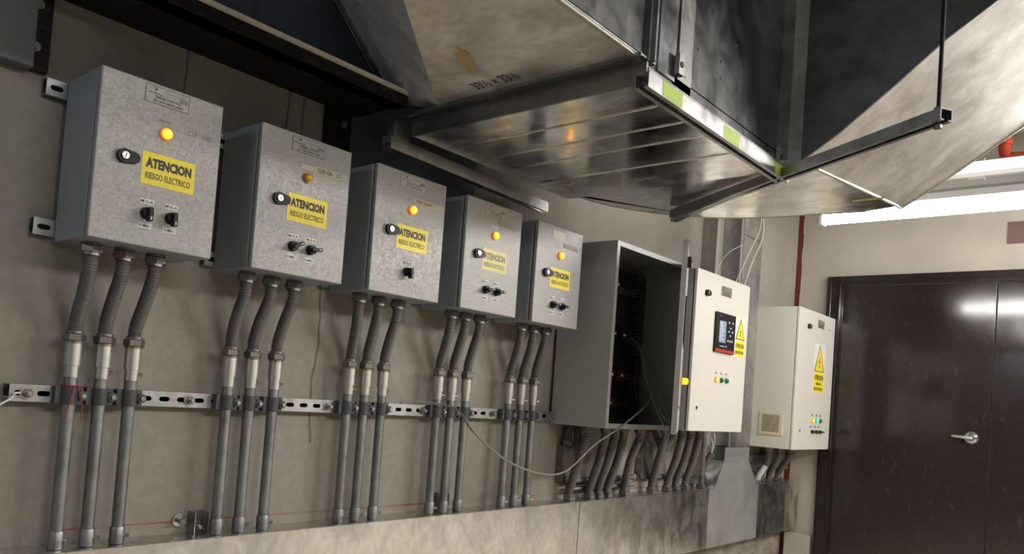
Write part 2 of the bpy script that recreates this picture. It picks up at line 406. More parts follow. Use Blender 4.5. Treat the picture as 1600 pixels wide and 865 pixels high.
def sticker(x0, x1, z0, z1, y, parent, faded=False, tilt=0):
    mb = MB(); a = P(x0, y, z0); b = P(x1, y, z1); W = b.x-a.x; H = b.z-a.z; c = (a+b)/2
    ux = Vector((math.cos(tilt), 0, math.sin(tilt))); uz = Vector((-math.sin(tilt), 0, math.cos(tilt)))
    mb.ob(c+FY*.0004, ux*W/2, FY*.0004, uz*H/2, M_yelf if faded else M_yel)
    ink = M_inkf if faded else M_ink
    mb.text('ATENCION', c+uz*H*.18+FY*.0008, W*.86, H*.32, ink, ux, uz, bold=.06)
    mb.text('RIESGO ELECTRICO', c-uz*H*.22+FY*.0008, W*.84, H*.2, ink, ux, uz, bold=.015)
    return mb.build('warning_sticker', parent)
def small_label(txt, x, z, w_, h_, y, parent, base=M_lab, ink=M_ink, name='label_tag'):
    mb = MB(); c = P(x, y, z); mb.box((c.x-w_/2, c.y, c.z-h_/2), (c.x+w_/2, c.y-.0008, c.z+h_/2), base)
    if txt: mb.text(txt, c+FY*.0008, w_*.88, h_*.62, ink, bold=.012)
    return mb.build(name, parent)

# ---------------------------------------------------------------- five grey control panels
XL = [.378, .5975, .8100, 1.0245, 1.2355]
descr = ['largest-looking grey control panel, leftmost, faint GP-08 pencilled on its door',
         'grey control panel with unlit amber lamp and tape reading GB-06',
         'grey control panel with a single selector knob, third from the left',
         'grey control panel with washed-out yellow warning sticker',
         'grey control panel farthest right of the five, partly covered warning sticker']
W_, Z0, Z1 = .1585, .154, .3635
for i, x0 in enumerate(XL):
    x1 = x0+W_
    t = thing('control_panel', descr[i], 'control panel', P((x0+x1)/2, 1.05, Z0), 'grey pump control panels in a row on the wall')
    a = P(x0, 1.012, Z0); b = P(x1, 1.105, Z1)
    MB().box(a, b, M_body).build('enclosure_body', t, bevel=.004)
    MB().box((a.x+.006, P(0, 1.0085, 0).y, a.z+.006), (b.x-.006, a.y+.002, b.z-.006), M_gasket).build('door_gasket', t)
    d = MB().box((a.x, S*1.0, a.z), (b.x, S*1.0085, b.z), M_grey).build('door', t, bevel=.003)
    off = 0 if i < 1 else -.003
    if i == 4:
        small_label('', x0+.072, .345, .088*.95, .032, 1.0, d, M_lab, name='nameplate')
    else:
        nameplate(x0+.053+off, x0+.110+off, .3375, .3595, 1.0, d, 0 if i < 2 else 1, ['TABLERO CONTROL', '2X1.1KW 380VAC 60HZ'] if i != 2 else ['TABLERO CONTROL', '1X1.1KW 380VAC 60HZ'])
    lx = x0+.083+off
    small_label('ENERGIZADO', lx-.001, .3185, .038, .010, 1.0, d, M_plate if i in (0, 2) else M_lab, M_inkf)
    if i == 1: lamp(lx, .3025, 1.0, d, M_unlit, rim=mat('unlit amber bezel', (.3, .14, .01), .3))
    else: lamp(lx, .3025, 1.0, d, M_lit, M_core)
    lock(x0+.033, .2605, 1.0, d)
    sticker(x0+.056+off*2, x0+.126+off*2, .2335, .2745, 1.0, d, faded=(i == 3))
    angs = [(-1.57, -1.57), (.5, .1), (-1.4,), (.1, .05), (.15, .05)][i]
    ks = (x0+.067, x0+.0985) if len(angs) == 2 else (x0+.081,)
    for kx, an in zip(ks, angs):
        knob(kx+off, .1965, 1.0, d, an)
        small_label('M-0-A', kx+off, .2115, .034, .0125, 1.0, d, M_plate if i == 2 else M_lab)
        if i != 2: small_label('BOMBA 1' if kx == ks[0] else 'BOMBA 2', kx+off, .1805, .033, .0125, 1.0, d, M_lab)
    if i == 0:
        MB().text('GP-08', P(x0+.128, 1.0, .3135), .062, .013, M_pencil, (.98, 0, -.02)).build('pencil_writing', d)
    if i == 1:
        mb = MB(); c = P(x0+.122, .9995, .3195); ux = Vector((1, 0, .02))
        mb.ob(c, ux*.062, FY*.0004, (0, 0, .0105), M_tape); mb.text('GB-06', c+ux*-.022+FY*.0006, .05, .013, M_ink, ux)
        mb.text('SWT', c+ux*.027+FY*.0006+Vector((0, 0, .004)), .016, .0045, M_ink, ux).text('PRESUR', c+ux*.027+FY*.0006-Vector((0, 0, .004)), .02, .0045, M_ink, ux)
        mb.build('masking_tape', d)
    if i == 2:
        mb = MB(); c = P(x0+.117, .9995, .3205); mb.ob(c, (.068, 0, -.001), FY*.0004, (0, 0, .0095), M_tape)
        mb.text('BOMBA COLUMNA', c+Vector((-.02, -.0006, 0)), .07, .009, M_ink); mb.build('masking_tape', d)
    if i in (3, 4):
        c = P(x0+.115, .9995, .328 if i == 3 else .326); MB().ob(c, (.05, 0, -.002), FY*.0004, (0, 0, .0085), M_greyt).build('grey_tape', d)

# struts behind the first panels
def slotted(mb, x0, x1, z0, z1, y, back, m, pitch=.05, sl=.03, sh=.013):
    """web in the plane y (facing -Y) with stadium slots, flanges back to the wall; all in metres"""
    n = max(1, round((x1-x0)/pitch)); cw = (x1-x0)/n; h = z1-z0; zc = (z0+z1)/2
    ca = math.atan2(h, cw)
    angs = sorted(set([ca, math.pi-ca, math.pi+ca, 2*math.pi-ca]+[k*math.pi/8 for k in range(16)]))
    def rect(a):
        c, s_ = math.cos(a), math.sin(a); k = min((cw/2)/abs(c) if abs(c) > 1e-9 else 1e9, (h/2)/abs(s_) if abs(s_) > 1e-9 else 1e9); return c*k, s_*k
    def stad(a):
        c, s_ = math.cos(a), math.sin(a); lo, hi = 0, sl
        for _ in range(30):
            md = (lo+hi)/2; x, z = c*md, s_*md; dx = max(0, abs(x)-(sl-sh)/2)
            if math.hypot(dx, z) < sh/2: lo = md
            else: hi = md
        return c*lo, s_*lo
    for k in range(n):
        xc = x0+cw*(k+.5); vs = []; N_ = len(angs)
        for a in angs: q = rect(a); vs.append((xc+q[0], y, zc+q[1]))
        for a in angs: q = stad(a); vs.append((xc+q[0], y, zc+q[1]))
        for a in angs: q = stad(a); vs.append((xc+q[0], y+.0025, zc+q[1]))
        fs = [(j, (j+1) % N_, N_+(j+1) % N_, N_+j) for j in range(N_)]+[(N_+j, N_+(j+1) % N_, 2*N_+(j+1) % N_, 2*N_+j) for j in range(N_)]
        mb.add(vs, fs, m)
    mb.box((x0, y+.0001, z0), (x1, back, z0+.0025), m).box((x0, y+.0001, z1-.0025), (x1, back, z1), m)
    mb.box((x0, back-.0025, z0), (x1, back-.0003, z0+.01), m).box((x0, back-.0025, z1-.01), (x1, back-.0003, z1), m)
    mb.box((x0, back-.0012, z0+.009), (x1, back-.0008, z1-.009), M_dark)
zc = -.041*S+CH
rail = thing('slotted_strut_rail', 'long slotted metal strut rail behind all the conduits, bolted to the wall', 'strut rail', (.342*S, 1.098*S, zc-.0205))
mb = MB(); slotted(mb, .342*S, 1.466*S, zc-.0205, zc+.0205, 1.098*S, WY, M_strut); mb.build('channel', rail)
for bx in (.3615, .575, .822, 1.043, 1.246, 1.455):
    c = P(bx, 1.098, -.041); MB().cyl(c, c+FY*.002, .016, M_steel, 20).hexn(c+FY*.002, c+FY*.011, .0105, M_nut).cyl(c+FY*.011, c+FY*.022, .005, M_steel, 10).build('anchor_bolt', rail)
for zz, x0, nm in ((.350, .349, 'short slotted strut rail ends behind the leftmost panel, upper one'), (.171, .349, 'short slotted strut rail ends behind the leftmost panel, lower one')):
    mb = MB(); slotted(mb, (x0+.0045)*S, .5*S*1.05, zz*S+CH-.0205, zz*S+CH+.0205, 1.1055*S, WY, M_flange)
    tag(mb.build('slotted_strut_rail'), 'metal strut stub poking out left of leftmost panel, '+('near its top' if zz > .2 else 'near its bottom'), 'strut rail')
for k in range(1, 5):
    for zz in (.350, .171):
        mb = MB(); x0 = (XL[k]+.012)*S; slotted(mb, x0-.05, (XL[k]+W_)*S, zz*S+CH-.0205, zz*S+CH+.0205, 1.1055*S, WY, M_strut)
        tag(mb.build('slotted_strut_rail'), 'metal strut piece behind the %s grey control panel, %s' % (['second', 'third', 'fourth', 'fifth'][k-1], 'upper' if zz > .2 else 'lower'), 'strut rail')
c = P(.345, 1.1055, .35)

# ---------------------------------------------------------------- fifteen conduits below the panels
GX = [(.404, .444, .485), (.622, .664, .704), (.834, .876, .919), (1.055, 1.094, 1.135), (1.265, 1.306, 1.348)]
RX = [(.407, .4445, .4835), (.628, .6655, .707), (.8535, .890, .930), (1.070, 1.108, 1.149), (1.283, 1.325, 1.368)]
order = ['left', 'middle', 'right']
pn = ['leftmost grey panel with GP-08', 'GB-06 panel with unlit lamp', 'single-knob grey panel', 'panel with washed-out yellow sticker', 'rightmost of the small grey panels']
zr = .0*S+CH; YP = 1.087*S; TOP = -.239*S+CH
proto = None
def rigid_parts(t, x):
    z_n = .026*S+CH
    MB().cyl((x, YP, TOP+.001), (x, YP, z_n-.07), .0155, M_pipe, 24).build('rigid_pipe', t)
    MB().cyl((x, YP, z_n-.082), (x, YP, z_n-.05), .0172, M_coup, 24).cyl((x, YP, z_n-.083), (x, YP, z_n-.080), .0185, M_coup, 24).cyl((x, YP, z_n-.054), (x, YP, z_n-.001), .0200, M_coup, 24).build('pipe_coupling', t)
    MB().cyl((x, YP, z_n-.001), (x, YP, z_n+.002), .0204, M_brass, 24).build('sealing_ring', t)
    MB().cyl((x, YP, z_n+.002), (x, YP, z_n+.006), .0225, M_nut, 24).hexn((x, YP, z_n+.006), (x, YP, z_n+.025), .0262, M_nut).cyl((x, YP, z_n+.025), (x, YP, z_n+.031), .0205, M_nut).build('lower_nut', t)
    c = Vector((x+.012, YP-.010, z_n-.066)); MB().cyl(c, c+Vector((.009, -.006, 0)), .0045, M_steel, 10).build('set_screw', t)
    # strut clamp round the pipe
    zc = -.041*S+CH; h = .021; mb = MB(); pts = []
    for k in range(13):
        a = math.pi+math.pi*k/12; pts.append((x+.0195*math.cos(a), YP+.0195*math.sin(a)))
    ring = [(p[0], p[1], zc-h) for p in pts]+[(x+.0157*math.cos(a), YP+.0157*math.sin(a), zc-h) for a in [2*math.pi-math.pi*k/12 for k in range(13)]]
    mb.prism(ring, (0, 0, 2*h), M_clamp)
    mb.box((x-.032, YP-.002, zc-h), (x-.0157, YP+.0205, zc+h), M_clamp).box((x+.0157, YP-.002, zc-h), (x+.032, YP+.0205, zc+h), M_clamp)
    mb.build('pipe_clamp', t)
    c = Vector((x+.027, YP-.002, zc)); MB().cyl(c, c+FY*.012, .012, M_clamp, 14).cyl(c+FY*.012, c+FY*.02, .006, M_steel, 10).build('clamp_bolt', t)
    zb = TOP+.003; mb = MB().rings([(x, YP, zb), (x, YP, zb+.004), (x, YP, zb+.038), (x, YP, zb+.042)], [.0185, .0185, .0185, .0165], M_pipe, 24, smooth=True); mb.build('base_connector', t)
    c = Vector((x+.014, YP-.011, zb+.02)); MB().cyl(c, c+Vector((.009, -.007, 0)), .005, M_steel, 10).build('base_screw', t)
    return t
protoparts = None
for i in range(5):
    for j in range(3):
        rx, gx = RX[i][j], GX[i][j]
        t = thing('electrical_conduit', '%s of the three steel conduits below the %s' % (order[j], pn[i]), 'conduit', (rx*S, YP, TOP), 'steel conduits rising to the grey control panels')
        if protoparts is None:
            rigid_parts(t, rx*S); protoparts = list(t.children)
        else:
            for ch in protoparts:
                cpy = ch.copy(); COL.objects.link(cpy); cpy.parent = t
        top = Vector((gx*S, 1.05*S, Z0*S+CH)); z_n = .026*S+CH
        p0 = Vector((rx*S, YP, z_n+.02)); p1 = top-Vector((0, 0, .03))
        jx = random.uniform(-.006, .006)
        mb = MB().hose([p0, p0+Vector((jx*.3, -.002, .035)), p0.lerp(p1, .5)+Vector((jx, 0, 0)), p1-Vector((0, -.003, .035)), p1], .0172, M_flex)
        mb.build('flexible_hose', t)
        MB().cyl(top-Vector((0, 0, .001)), top-Vector((0, 0, .006)), .0235, M_nut).hexn(top-Vector((0, 0, .006)), top-Vector((0, 0, .024)), .0262, M_nut).cyl(top-Vector((0, 0, .024)), top-Vector((0, 0, .031)), .0215, M_nut).build('upper_gland', t)
# red string tied round first conduit
x = RX[0][0]*S; zc = -.041*S+CH
mb = MB(); ang = [k*math.pi/6 for k in range(13)]
mb.sweep([(x+.0202*math.cos(a), YP+.0202*math.sin(a), zc+.024) for a in ang], .0012, mat('red string', (.4, .02, .03), .7), 6)
mb.sweep([(x+.003, YP-.0212, zc+.024), (x-.008, YP-.028, zc-.02), (x-.015, YP-.027, zc-.055)], .0012, mb.mats[0], 6)
mb.sweep([(x+.012, YP-.0175, zc+.024), (x+.021, YP-.028, zc-.02), (x+.022, YP-.027, zc-.06)], .0012, mb.mats[0], 6)
tag(mb.build('string_tie'), 'thin red string tied round the leftmost conduit at the rail', 'string')

# ---------------------------------------------------------------- cable trunking along the wall
Zt, Zb, YF, YB = -.239*S+CH, -.418*S+CH, 1.06*S, WY-.001
tr = thing('cable_trunking', 'long galvanised cable trunking box along the wall under the conduits', 'trunking', (1.5*S, YB, Zb))
MB().box((-.6, YF+.002, Zt-.002), (2.97*S, YB, Zt), M_trough).box((-.6, YF+.002, Zb), (2.97*S, YB, Zb+.002), M_trough).box((-.6, YB-.002, Zb+.002), (2.97*S, YB, Zt-.002), M_trough).box((2.968*S, YF+.002, Zb+.002), (2.97*S, YB-.002, Zt-.002), M_trough).build('trough_body', tr)
xs = 1.539*S
MB().box((-.6, YF-.001, Zb), (xs-.002, YF+.001, Zt+.002), M_trough).box((-.6, YF-.001, Zt+.001), (xs-.002, YF+.012, Zt+.0025), M_trough).build('left_cover', tr)
MB().box((xs+.001, YF-.002, Zb), (2.22*S, YF+.001, Zt+.002), M_trough).box((xs+.001, YF-.002, Zt+.001), (2.22*S, YF+.012, Zt+.0025), M_trough).build('middle_cover', tr)
fl = [(2.22, -.418), (2.59, -.418), (2.59, -.2385), (2.566, -.2385), (2.495, -.155), (2.495, -.112), (2.312, -.112), (2.31, -.155), (2.252, -.2385), (2.22, -.2385)]
M_flare = mat('dull grey sheet', (.30, .31, .33), .5, .6); setc(M_flare, ramp(M_flare, noise(M_flare, 4, 6, geo(M_flare), 1), [(.3, (.29, .29, .29)), (.7, (.42, .42, .41))]))
fc = thing('trunking_cover', 'dull grey flared cover where the riser meets the wall trunking', 'cover', P(2.4, 1.06, -.418))
MB().prism([(a*S, YF-.0045, z*S+CH) for a, z in fl], (0, .003, 0), M_flare).build('front_plate', fc)
mb = MB().box((2.59*S, YF-.001, Zb), (2.97*S, YF+.001, Zt+.002), M_trough)
M_patch = galv('dark grimy patch', (.27, .27, .27), .35, .5)
pp = []
for k in range(9): pp.append((2.65+random.uniform(-.012, .012), -.412+k*.02))
for k in range(9): pp.append((2.84+random.uniform(-.01, .01), -.252-k*.02))
mb.prism([(a*S, YF-.0012, z*S+CH) for a, z in pp], (0, .0002, 0), M_patch)
lab(mb.build('right_cover', tr), 'right end cover with a dark grimy patch')
mb = MB(); a = [(2.252, -.2385), (2.31, -.155), (2.312, -.112)]
for p, q in zip(a, a[1:]): mb.add([(p[0]*S, YF, p[1]*S+CH), (q[0]*S, YF, q[1]*S+CH), (q[0]*S, YB, q[1]*S+CH), (p[0]*S, YB, p[1]*S+CH)], [(0, 1, 2, 3)], M_trough)
mb.build('side_plate', fc); mb = MB()
a = [(2.495, -.112), (2.495, -.155), (2.566, -.2385)]
for p, q in zip(a, a[1:]): mb.add([(p[0]*S, YF, p[1]*S+CH), (q[0]*S, YF, q[1]*S+CH), (q[0]*S, YB, q[1]*S+CH), (p[0]*S, YB, p[1]*S+CH)], [(0, 1, 2, 3)], M_trough)
mb.build('side_plate', fc)
# riser
rs = thing('vertical_trunking', 'vertical galvanised trunking riser on the wall behind the white panels', 'trunking', P(2.41, 1.09, -.11))
MB().box(P(2.335, 1.062, -.11), P(2.49, 1.119, .74), M_riser).build('riser_body', rs)
MB().box(P(2.352, 1.058, -.11), P(2.497, 1.062, .565), M_riser).build('riser_cover', rs)
MB().box(P(2.352, 1.058, .57), P(2.497, 1.062, .74), M_riser).build('riser_cover', rs)
lab(MB().box(P(2.329, 1.057, -.11), P(2.345, 1.062, .74), M_coup).build('cover_lip', rs), 'bright bent edge of the cover')
po = thing('channel_post', 'vertical steel channel post fixed to the wall left of the riser', 'channel post', P(2.2, 1.1, -.2))
MB().box(P(2.19, 1.075, -.2), P(2.197, 1.1195, .74), M_strut).box(P(2.197, 1.113, -.2), P(2.27, 1.1195, .74), M_flange).build('channel', po)
MB().box(P(2.19, 1.072, -.2), P(2.208, 1.0755, .74), M_coup).build('channel_lip', po)

# ---------------------------------------------------------------- grey cabinet with its door ajar
cx0, cx1, cz0, cz1, cyf, cyb = 1.468, 1.803, -.0575, .365, .957, 1.109
t6 = thing('electrical_cabinet', 'big grey electrical cabinet with its door ajar and dark inside', 'cabinet', P((cx0+cx1)/2, 1.03, cz0))
a = P(cx0, cyf, cz0); b = P(cx1, cyb, cz1); th = .0025
mb = MB().box(a, (a.x+th, b.y, b.z), M_cab6).box((b.x-th, a.y, a.z), b, M_cab6).box((a.x+th, a.y, b.z-th), (b.x-th, b.y, b.z), M_cab6).box((a.x+th, a.y, a.z), (b.x-th, b.y, a.z+th), M_cab6).box((a.x+th, b.y-th, a.z+th), (b.x-th, b.y, b.z-th), M_cab6)
rim = .022
mb.box((a.x+th, a.y, a.z+th), (a.x+rim, a.y+th, b.z-th), M_cab6).box((b.x-rim, a.y, a.z+th), (b.x-th, a.y+th, b.z-th), M_cab6).box((a.x+rim, a.y, b.z-rim), (b.x-rim, a.y+th, b.z-th), M_cab6).box((a.x+rim, a.y, a.z+th), (b.x-rim, a.y+th, a.z+rim), M_cab6)
mb.build('enclosure_body', t6)
yp = b.y-.03
MB().box((a.x+.04, yp, a.z+.04), (b.x-.04, yp+.002, b.z-.04), M_dark).build('mounting_plate', t6)
for k, (z0, nb, mm) in enumerate(((.29, 3, M_dred), (.17, 4, M_black), (.07, 4, M_dred), (-.0, 3, M_dred))):
    mb = MB(); zz = z0*S+CH
    mb.box((a.x+.05, yp-.008, zz-.018), (b.x-.06, yp, zz+.018), M_steel); mb.build('mounting_rail', t6)
    for q in range(nb):
        xx = a.x+.07+q*.085
        MB().box((xx, yp-.085, zz-.045), (xx+.06, yp-.008, zz+.045), M_black).box((xx+.008, yp-.1, zz-.025), (xx+.052, yp-.085, zz+.025), mm).box((xx+.02, yp-.104, zz-.006), (xx+.04, yp-.1, zz+.006), M_lab).build('contactor', t6, bevel=.002)
for xx in (a.x+.045, b.x-.09):
    mb = MB()
    for q in range(36): mb.box((xx, yp-.06, a.z+.08+q*.018), (xx+.035, yp-.002, a.z+.088+q*.018), M_dark)
    mb.box((xx, yp-.063, a.z+.07), (xx+.035, yp-.06, a.z+.74), M_dark); mb.build('wiring_duct', t6)
mb = MB()
mb.hose([(b.x-.13, yp-.05, a.z+.3), (b.x-.22, yp-.13, a.z+.33), (b.x-.25, yp-.15, a.z+.25), (b.x-.2, yp-.14, a.z+.1), (b.x-.17, yp-.12, a.z+.03)], .014, M_black, pitch=.01, n=12)
mb.build('corrugated_loom', t6)
mb = MB()
for q in range(6):
    mb.sweep([(a.x+.08+q*.03, yp-.07, a.z+.12), (a.x+.07+q*.035, yp-.12, a.z+.08), (a.x+.1+q*.02, yp-.1, a.z+.02)], .0022, [M_red, M_wcable, M_black][q % 3], 6)
mb.build('wire_bundle', t6)
# door ajar: hinge on the right edge
hg = P(1.803, .955, 0); fe = P(1.511, .805, 0); dd = (fe-hg); dd.z = 0; Ld = .6; dd.normalize(); nrm = Vector((dd.y, -dd.x, 0))
if nrm.y > 0: nrm = -nrm
D = lambda s_, o, z: Vector((hg.x, hg.y, 0))+dd*s_+nrm*o+Vector((0, 0, z))
zlo, zhi = cz0*S+CH, cz1*S+CH
mb = MB(); zc = (zlo+zhi)/2; hh = (zhi-zlo)/2
mb.ob(D(Ld/2, -.001, zc), dd*Ld/2, nrm*.001, (0, 0, hh), M_cab6)
mb.ob(D(Ld-.001, -.0115, zc), dd*.001, nrm*.0105, (0, 0, hh), M_cab6).ob(D(.001, -.0115, zc), dd*.001, nrm*.0105, (0, 0, hh), M_cab6)
mb.ob(D(Ld/2, -.0115, zhi-.001), dd*(Ld/2-.002), nrm*.0105, (0, 0, .001), M_cab6).ob(D(Ld/2, -.0115, zlo+.001), dd*(Ld/2-.002), nrm*.0105, (0, 0, .001), M_cab6)
d6 = mb.build('door', t6)
mb = MB(); mb.ob(D(.3, .003, .20*S+CH), dd*.17, nrm*.004, (0, 0, .1), M_black); mb.build('door_window', d6, bevel=.002)
c = D(.38, 0, .062*S+CH); MB().cyl(c, c+nrm*.008, .018, M_rim).cyl(c+nrm*.008, c+nrm*.028, .0145, M_lit).dome(c+nrm*.028, nrm, .0145, .006, M_lit).build('indicator_lamp', d6)
c = D(.555, 0, .32*S+CH); mb = MB(); mb.ob(c+nrm*.008, dd*.013, nrm*.008, (0, 0, .022), M_black).cyl(c+nrm*.016, c+nrm*.024, .01, M_chrome); mb.build('door_lock', d6)
c = D(.565, 0, .0*S+CH); MB().cyl(c, c+nrm*.006, .01, M_chrome).build('lower_lock', d6)

# ---------------------------------------------------------------- white panels
def vents(t): pass
def tri_sticker(xc, w_, zt, zb_, ztri, y, parent, lines, bg=True):
    mb = MB(); a = P(xc-w_/2, y, zb_); b = P(xc+w_/2, y, zt); yy = a.y
    if bg: mb.box((a.x, yy, a.z), (b.x, yy-.0006, b.z), M_lab)
    cx = (a.x+b.x)/2; h = b.z-a.z; w2 = (b.x-a.x)
    z0 = ztri*S+CH; z1 = b.z-.004; e = w2*.46
    mb.prism([(cx-e, yy-.0006, z0), (cx+e, yy-.0006, z0), (cx, yy-.0006, z1)], (0, -.0004, 0), M_ink)
    mb.prism([(cx-e*.82, yy-.0010, z0+.005), (cx+e*.82, yy-.0010, z0+.005), (cx, yy-.0010, z1-.013)], (0, -.0004, 0), M_yel)
    zm = z0+(z1-z0)*.36; s_ = (z1-z0)*.22
    bolt = [(.25, 1), (-.45, -.1), (.0, -.05), (-.25, -.75), (-.4, -.7), (-.1, -1.15), (.15, -.65), (0, -.7), (.4, .2), (.0, .12)]
    mb.prism([(cx+p*s_*.8, yy-.0014, zm+q*s_) for p, q in bolt], (0, -.0004, 0), M_ink)
    mb.box((a.x+w2*.04, yy-.0006, a.z+.003), (b.x-w2*.04, yy-.001, z0-.006), M_yel)
    zt2 = z0-.006; hh = zt2-(a.z+.003)
    rows = {2: ((.68, .28), (.27, .2)), 3: ((.75, .26), (.44, .14), (.18, .16))}[len(lines)]
    for txt, (f, k) in zip(lines, rows): mb.text(txt, (cx, yy-.001, a.z+.003+hh*f), w2*(.84 if txt != 'RIESGO' else .5), hh*k, M_ink, bold=.04)
    return mb.build('warning_sticker', parent)
x0, x1, z0, z1, yf_, yb_ = 1.859, 2.192, -.0577, .3705, .957, 1.1055
t7 = thing('control_panel', 'white control panel with black display unit, beside the open cabinet', 'control panel', P((x0+x1)/2, 1.03, z0))
a = P(x0, yf_+.0125, z0); b = P(x1, yb_, z1)
MB().box(a, b, M_cab6).build('enclosure_body', t7, bevel=.003)
MB().box((a.x+.005, P(0, yf_+.0085, 0).y, a.z+.005), (b.x-.005, a.y+.002, b.z-.005), M_gasket).build('door_gasket', t7)
d7 = MB().box((a.x, yf_*S, a.z), (b.x, (yf_+.0085)*S, b.z), M_white).build('door', t7, bevel=.003)
lock(1.914, .312, yf_, d7)
c = P(1.896, yf_, .004); MB().cyl(c, c+FY*.004, .009, M_chrome).cyl(c+FY*.004, c+FY*.005, .004, M_black).build('lower_lock', d7)
nameplate(2.003, 2.068, .318, .3455, yf_, d7, 2, ['TABLERO CONTROL', '3X15KW 380VAC 60HZ'])
mb = MB(); p = P(1.972, yf_, .161); q = P(2.092, yf_, .270)
mb.box((p.x, p.y, p.z), (q.x, p.y-.014, q.z), M_black).box((p.x, p.y, p.z), (q.x, p.y-.0155, p.z+.017), M_red)
cu = mb.build('display_unit', d7, bevel=.002)
mb = MB(); yy = p.y-.0142; ms = MB(); a2 = P(1.990, yf_, .188); b2 = P(2.032, yf_, .2475)
ms.box((a2.x, yy, a2.z), (b2.x, yy-.0005, b2.z), M_lcd)
for k in range(9): ms.box((a2.x+.006, yy-.0005, b2.z-.012-k*.011), (a2.x+.03+.03*random.random(), yy-.0008, b2.z-.008-k*.011), M_silver)
for (bx, bz) in ((2.049, .247), (2.073, .2475), (2.06, .232), (2.049, .222), (2.073, .222), (2.06, .211), (2.047, .196), (2.060, .196), (2.073, .196)):
    c = P(bx, yf_, bz); MB().box((c.x-.006, yy, c.z-.0045), (c.x+.006, yy-.002, c.z+.0045), M_silver).build('key', d7)
c = P(2.013, yf_, .178); mb.text('GRUNDFOS', (c.x, yy, c.z), .06, .007, M_silver, bold=.02); swirl(mb, Vector((c.x+.046, yy, c.z)), .006, M_silver)
c = P(1.995, yf_, .2605); MB().box((c.x-.005, yy, c.z-.0015), (c.x+.005, yy-.0005, c.z+.0015), M_silver).build('status_mark', d7)
# keypad and screen belong to the door as details of the display unit
mb.build('maker_print', d7); ms.build('display_screen', d7)
tri_sticker(2.142, .066, .272, .158, .208, yf_, d7, ['ATENCION', 'RIESGO ELECTRICO'])
for k, (lx, mm) in enumerate(((2.002, M_lit), (2.0345, M_green), (2.0665, M_green))):
    lamp(lx, .085, yf_, d7, mm, M_core if k == 0 else None, r=.0115, rim=M_rim if k == 0 else M_green)
    small_label('', lx-.002, .1035, .02, .009, yf_, d7, M_plate2)

x0, x1, z0, z1, yf_, yb_ = 2.598, 2.957, -.1115, .3685, .955, 1.1055
t8 = thing('control_panel', 'white control panel with side vent, beside the brown door', 'control panel', P((x0+x1)/2, 1.03, z0))
a = P(x0, yf_+.0105, z0); b = P(x1, yb_, z1)
MB().box(a, b, M_white).build('enclosure_body', t8, bevel=.003)
MB().box((a.x+.005, P(0, yf_+.0085, 0).y, a.z+.005), (b.x-.005, a.y+.002, b.z-.005), M_gasket).build('door_gasket', t8)
d8 = MB().box((a.x, yf_*S, a.z), (b.x, (yf_+.0085)*S, b.z), M_white).build('door', t8, bevel=.003)
lock(2.683, .311, yf_, d8)
c = P(2.655, yf_, -.046); MB().cyl(c, c+FY*.004, .009, M_chrome).cyl(c+FY*.004, c+FY*.005, .004, M_black).build('lower_lock', d8)
nameplate(2.775, 2.84, .316, .345, yf_, d8, 2, ['TABLERO CONTROL', '1X15KW 380VAC 60HZ'])
c = P(2.893, yf_, .321); MB().box((c.x-.034, c.y, c.z-.004), (c.x+.034, c.y-.0004, c.z+.004), M_plate).build('maker_print', d8)
tri_sticker(2.812, .108, .262, .088, .163, yf_, d8, ['ATENCION', 'RIESGO', 'ELECTRICO'])
for k, (lx, mm, cc) in enumerate(((2.770, M_lit, M_core), (2.812, M_greenl, None), (2.850, M_green, None))):
    lamp(lx, -.010, yf_, d8, mm, cc, r=.0125, rim=[M_rim, M_green, M_green][k])
    small_label('', lx, .0085, .02, .013, yf_, d8, M_dark)
    knob(lx+.002, -.0490, yf_, d8, 0, .0125); small_label('', lx-.008, -.0315, .02, .013, yf_, d8, M_dark)
a = P(2.598, 1.073, -.068); b = P(2.598, .9905, .0085)
mb = MB(); mb.box((a.x, a.y, a.z), (a.x-.008, b.y, b.z), M_vent)
vt = mb.build('side_vent', t8, bevel=.002)
mb = MB()
for k in range(13): mb.box((a.x-.006, a.y-.022, a.z+.022+k*.0085), (a.x-.0086, b.y+.022, a.z+.0255+k*.0085), M_black)
mb.build('vent_slots', vt)

# ---------------------------------------------------------------- flexible conduits under the cabinets
def flexc(label, p0, p1, mid=None, mt=M_flex, group='flexible conduits under the big cabinets', bend=0):
    t = thing('flexible_conduit', label, 'conduit', p1, group); u = Vector((0, 0, 1))
    a = p0-u*.02; b = p1+u*.025
    pts = [a, a-u*.03]+(mid or [(a+b)/2+Vector((bend, 0, 0))])+[b+u*.03, b]
    MB().hose(pts, .021, mt, pitch=.0066).build('hose', t)
    MB().hexn(p0-u*.001, p0-u*.022, .0285, M_nut).cyl(p0-u*.022, p0-u*.03, .025, M_nut).build('upper_nut', t)
    MB().hexn(p1+u*.001, p1+u*.022, .0285, M_nut).cyl(p1+u*.022, p1+u*.032, .025, M_nut).build('lower_nut', t)
    return t
z6 = cz0; tops = [1.521, 1.599, 1.640, 1.681, 1.759]; bots = [1.534, 1.619, 1.659, 1.701, 1.782]
nth = ['first', 'second', 'third', 'fourth', 'fifth']
for k in range(5):
    flexc('%s flexible hose from the left under the open grey cabinet' % nth[k], P(tops[k], 1.04, z6), P(bots[k], 1.088, -.239), bend=[0, .01, .004, .012, -.02][k])
flexc('flexible hose hanging just left of the open door\'s lower edge', P(1.892, 1.04, z6), P(1.923, 1.088, -.239))
tops = [1.986, 2.038, 2.093]; bots = [2.01, 2.061, 2.12]
for k in range(3):
    flexc('%s flexible hose from the left under the white display panel' % nth[k], P(tops[k]+.0, 1.04, z6), P(bots[k], 1.088, -.239), bend=.012)
t = thing('flexible_conduit', 'open-ended flexible hose with white cables entering it, right of the others', 'conduit', P(2.221, 1.088, -.239))
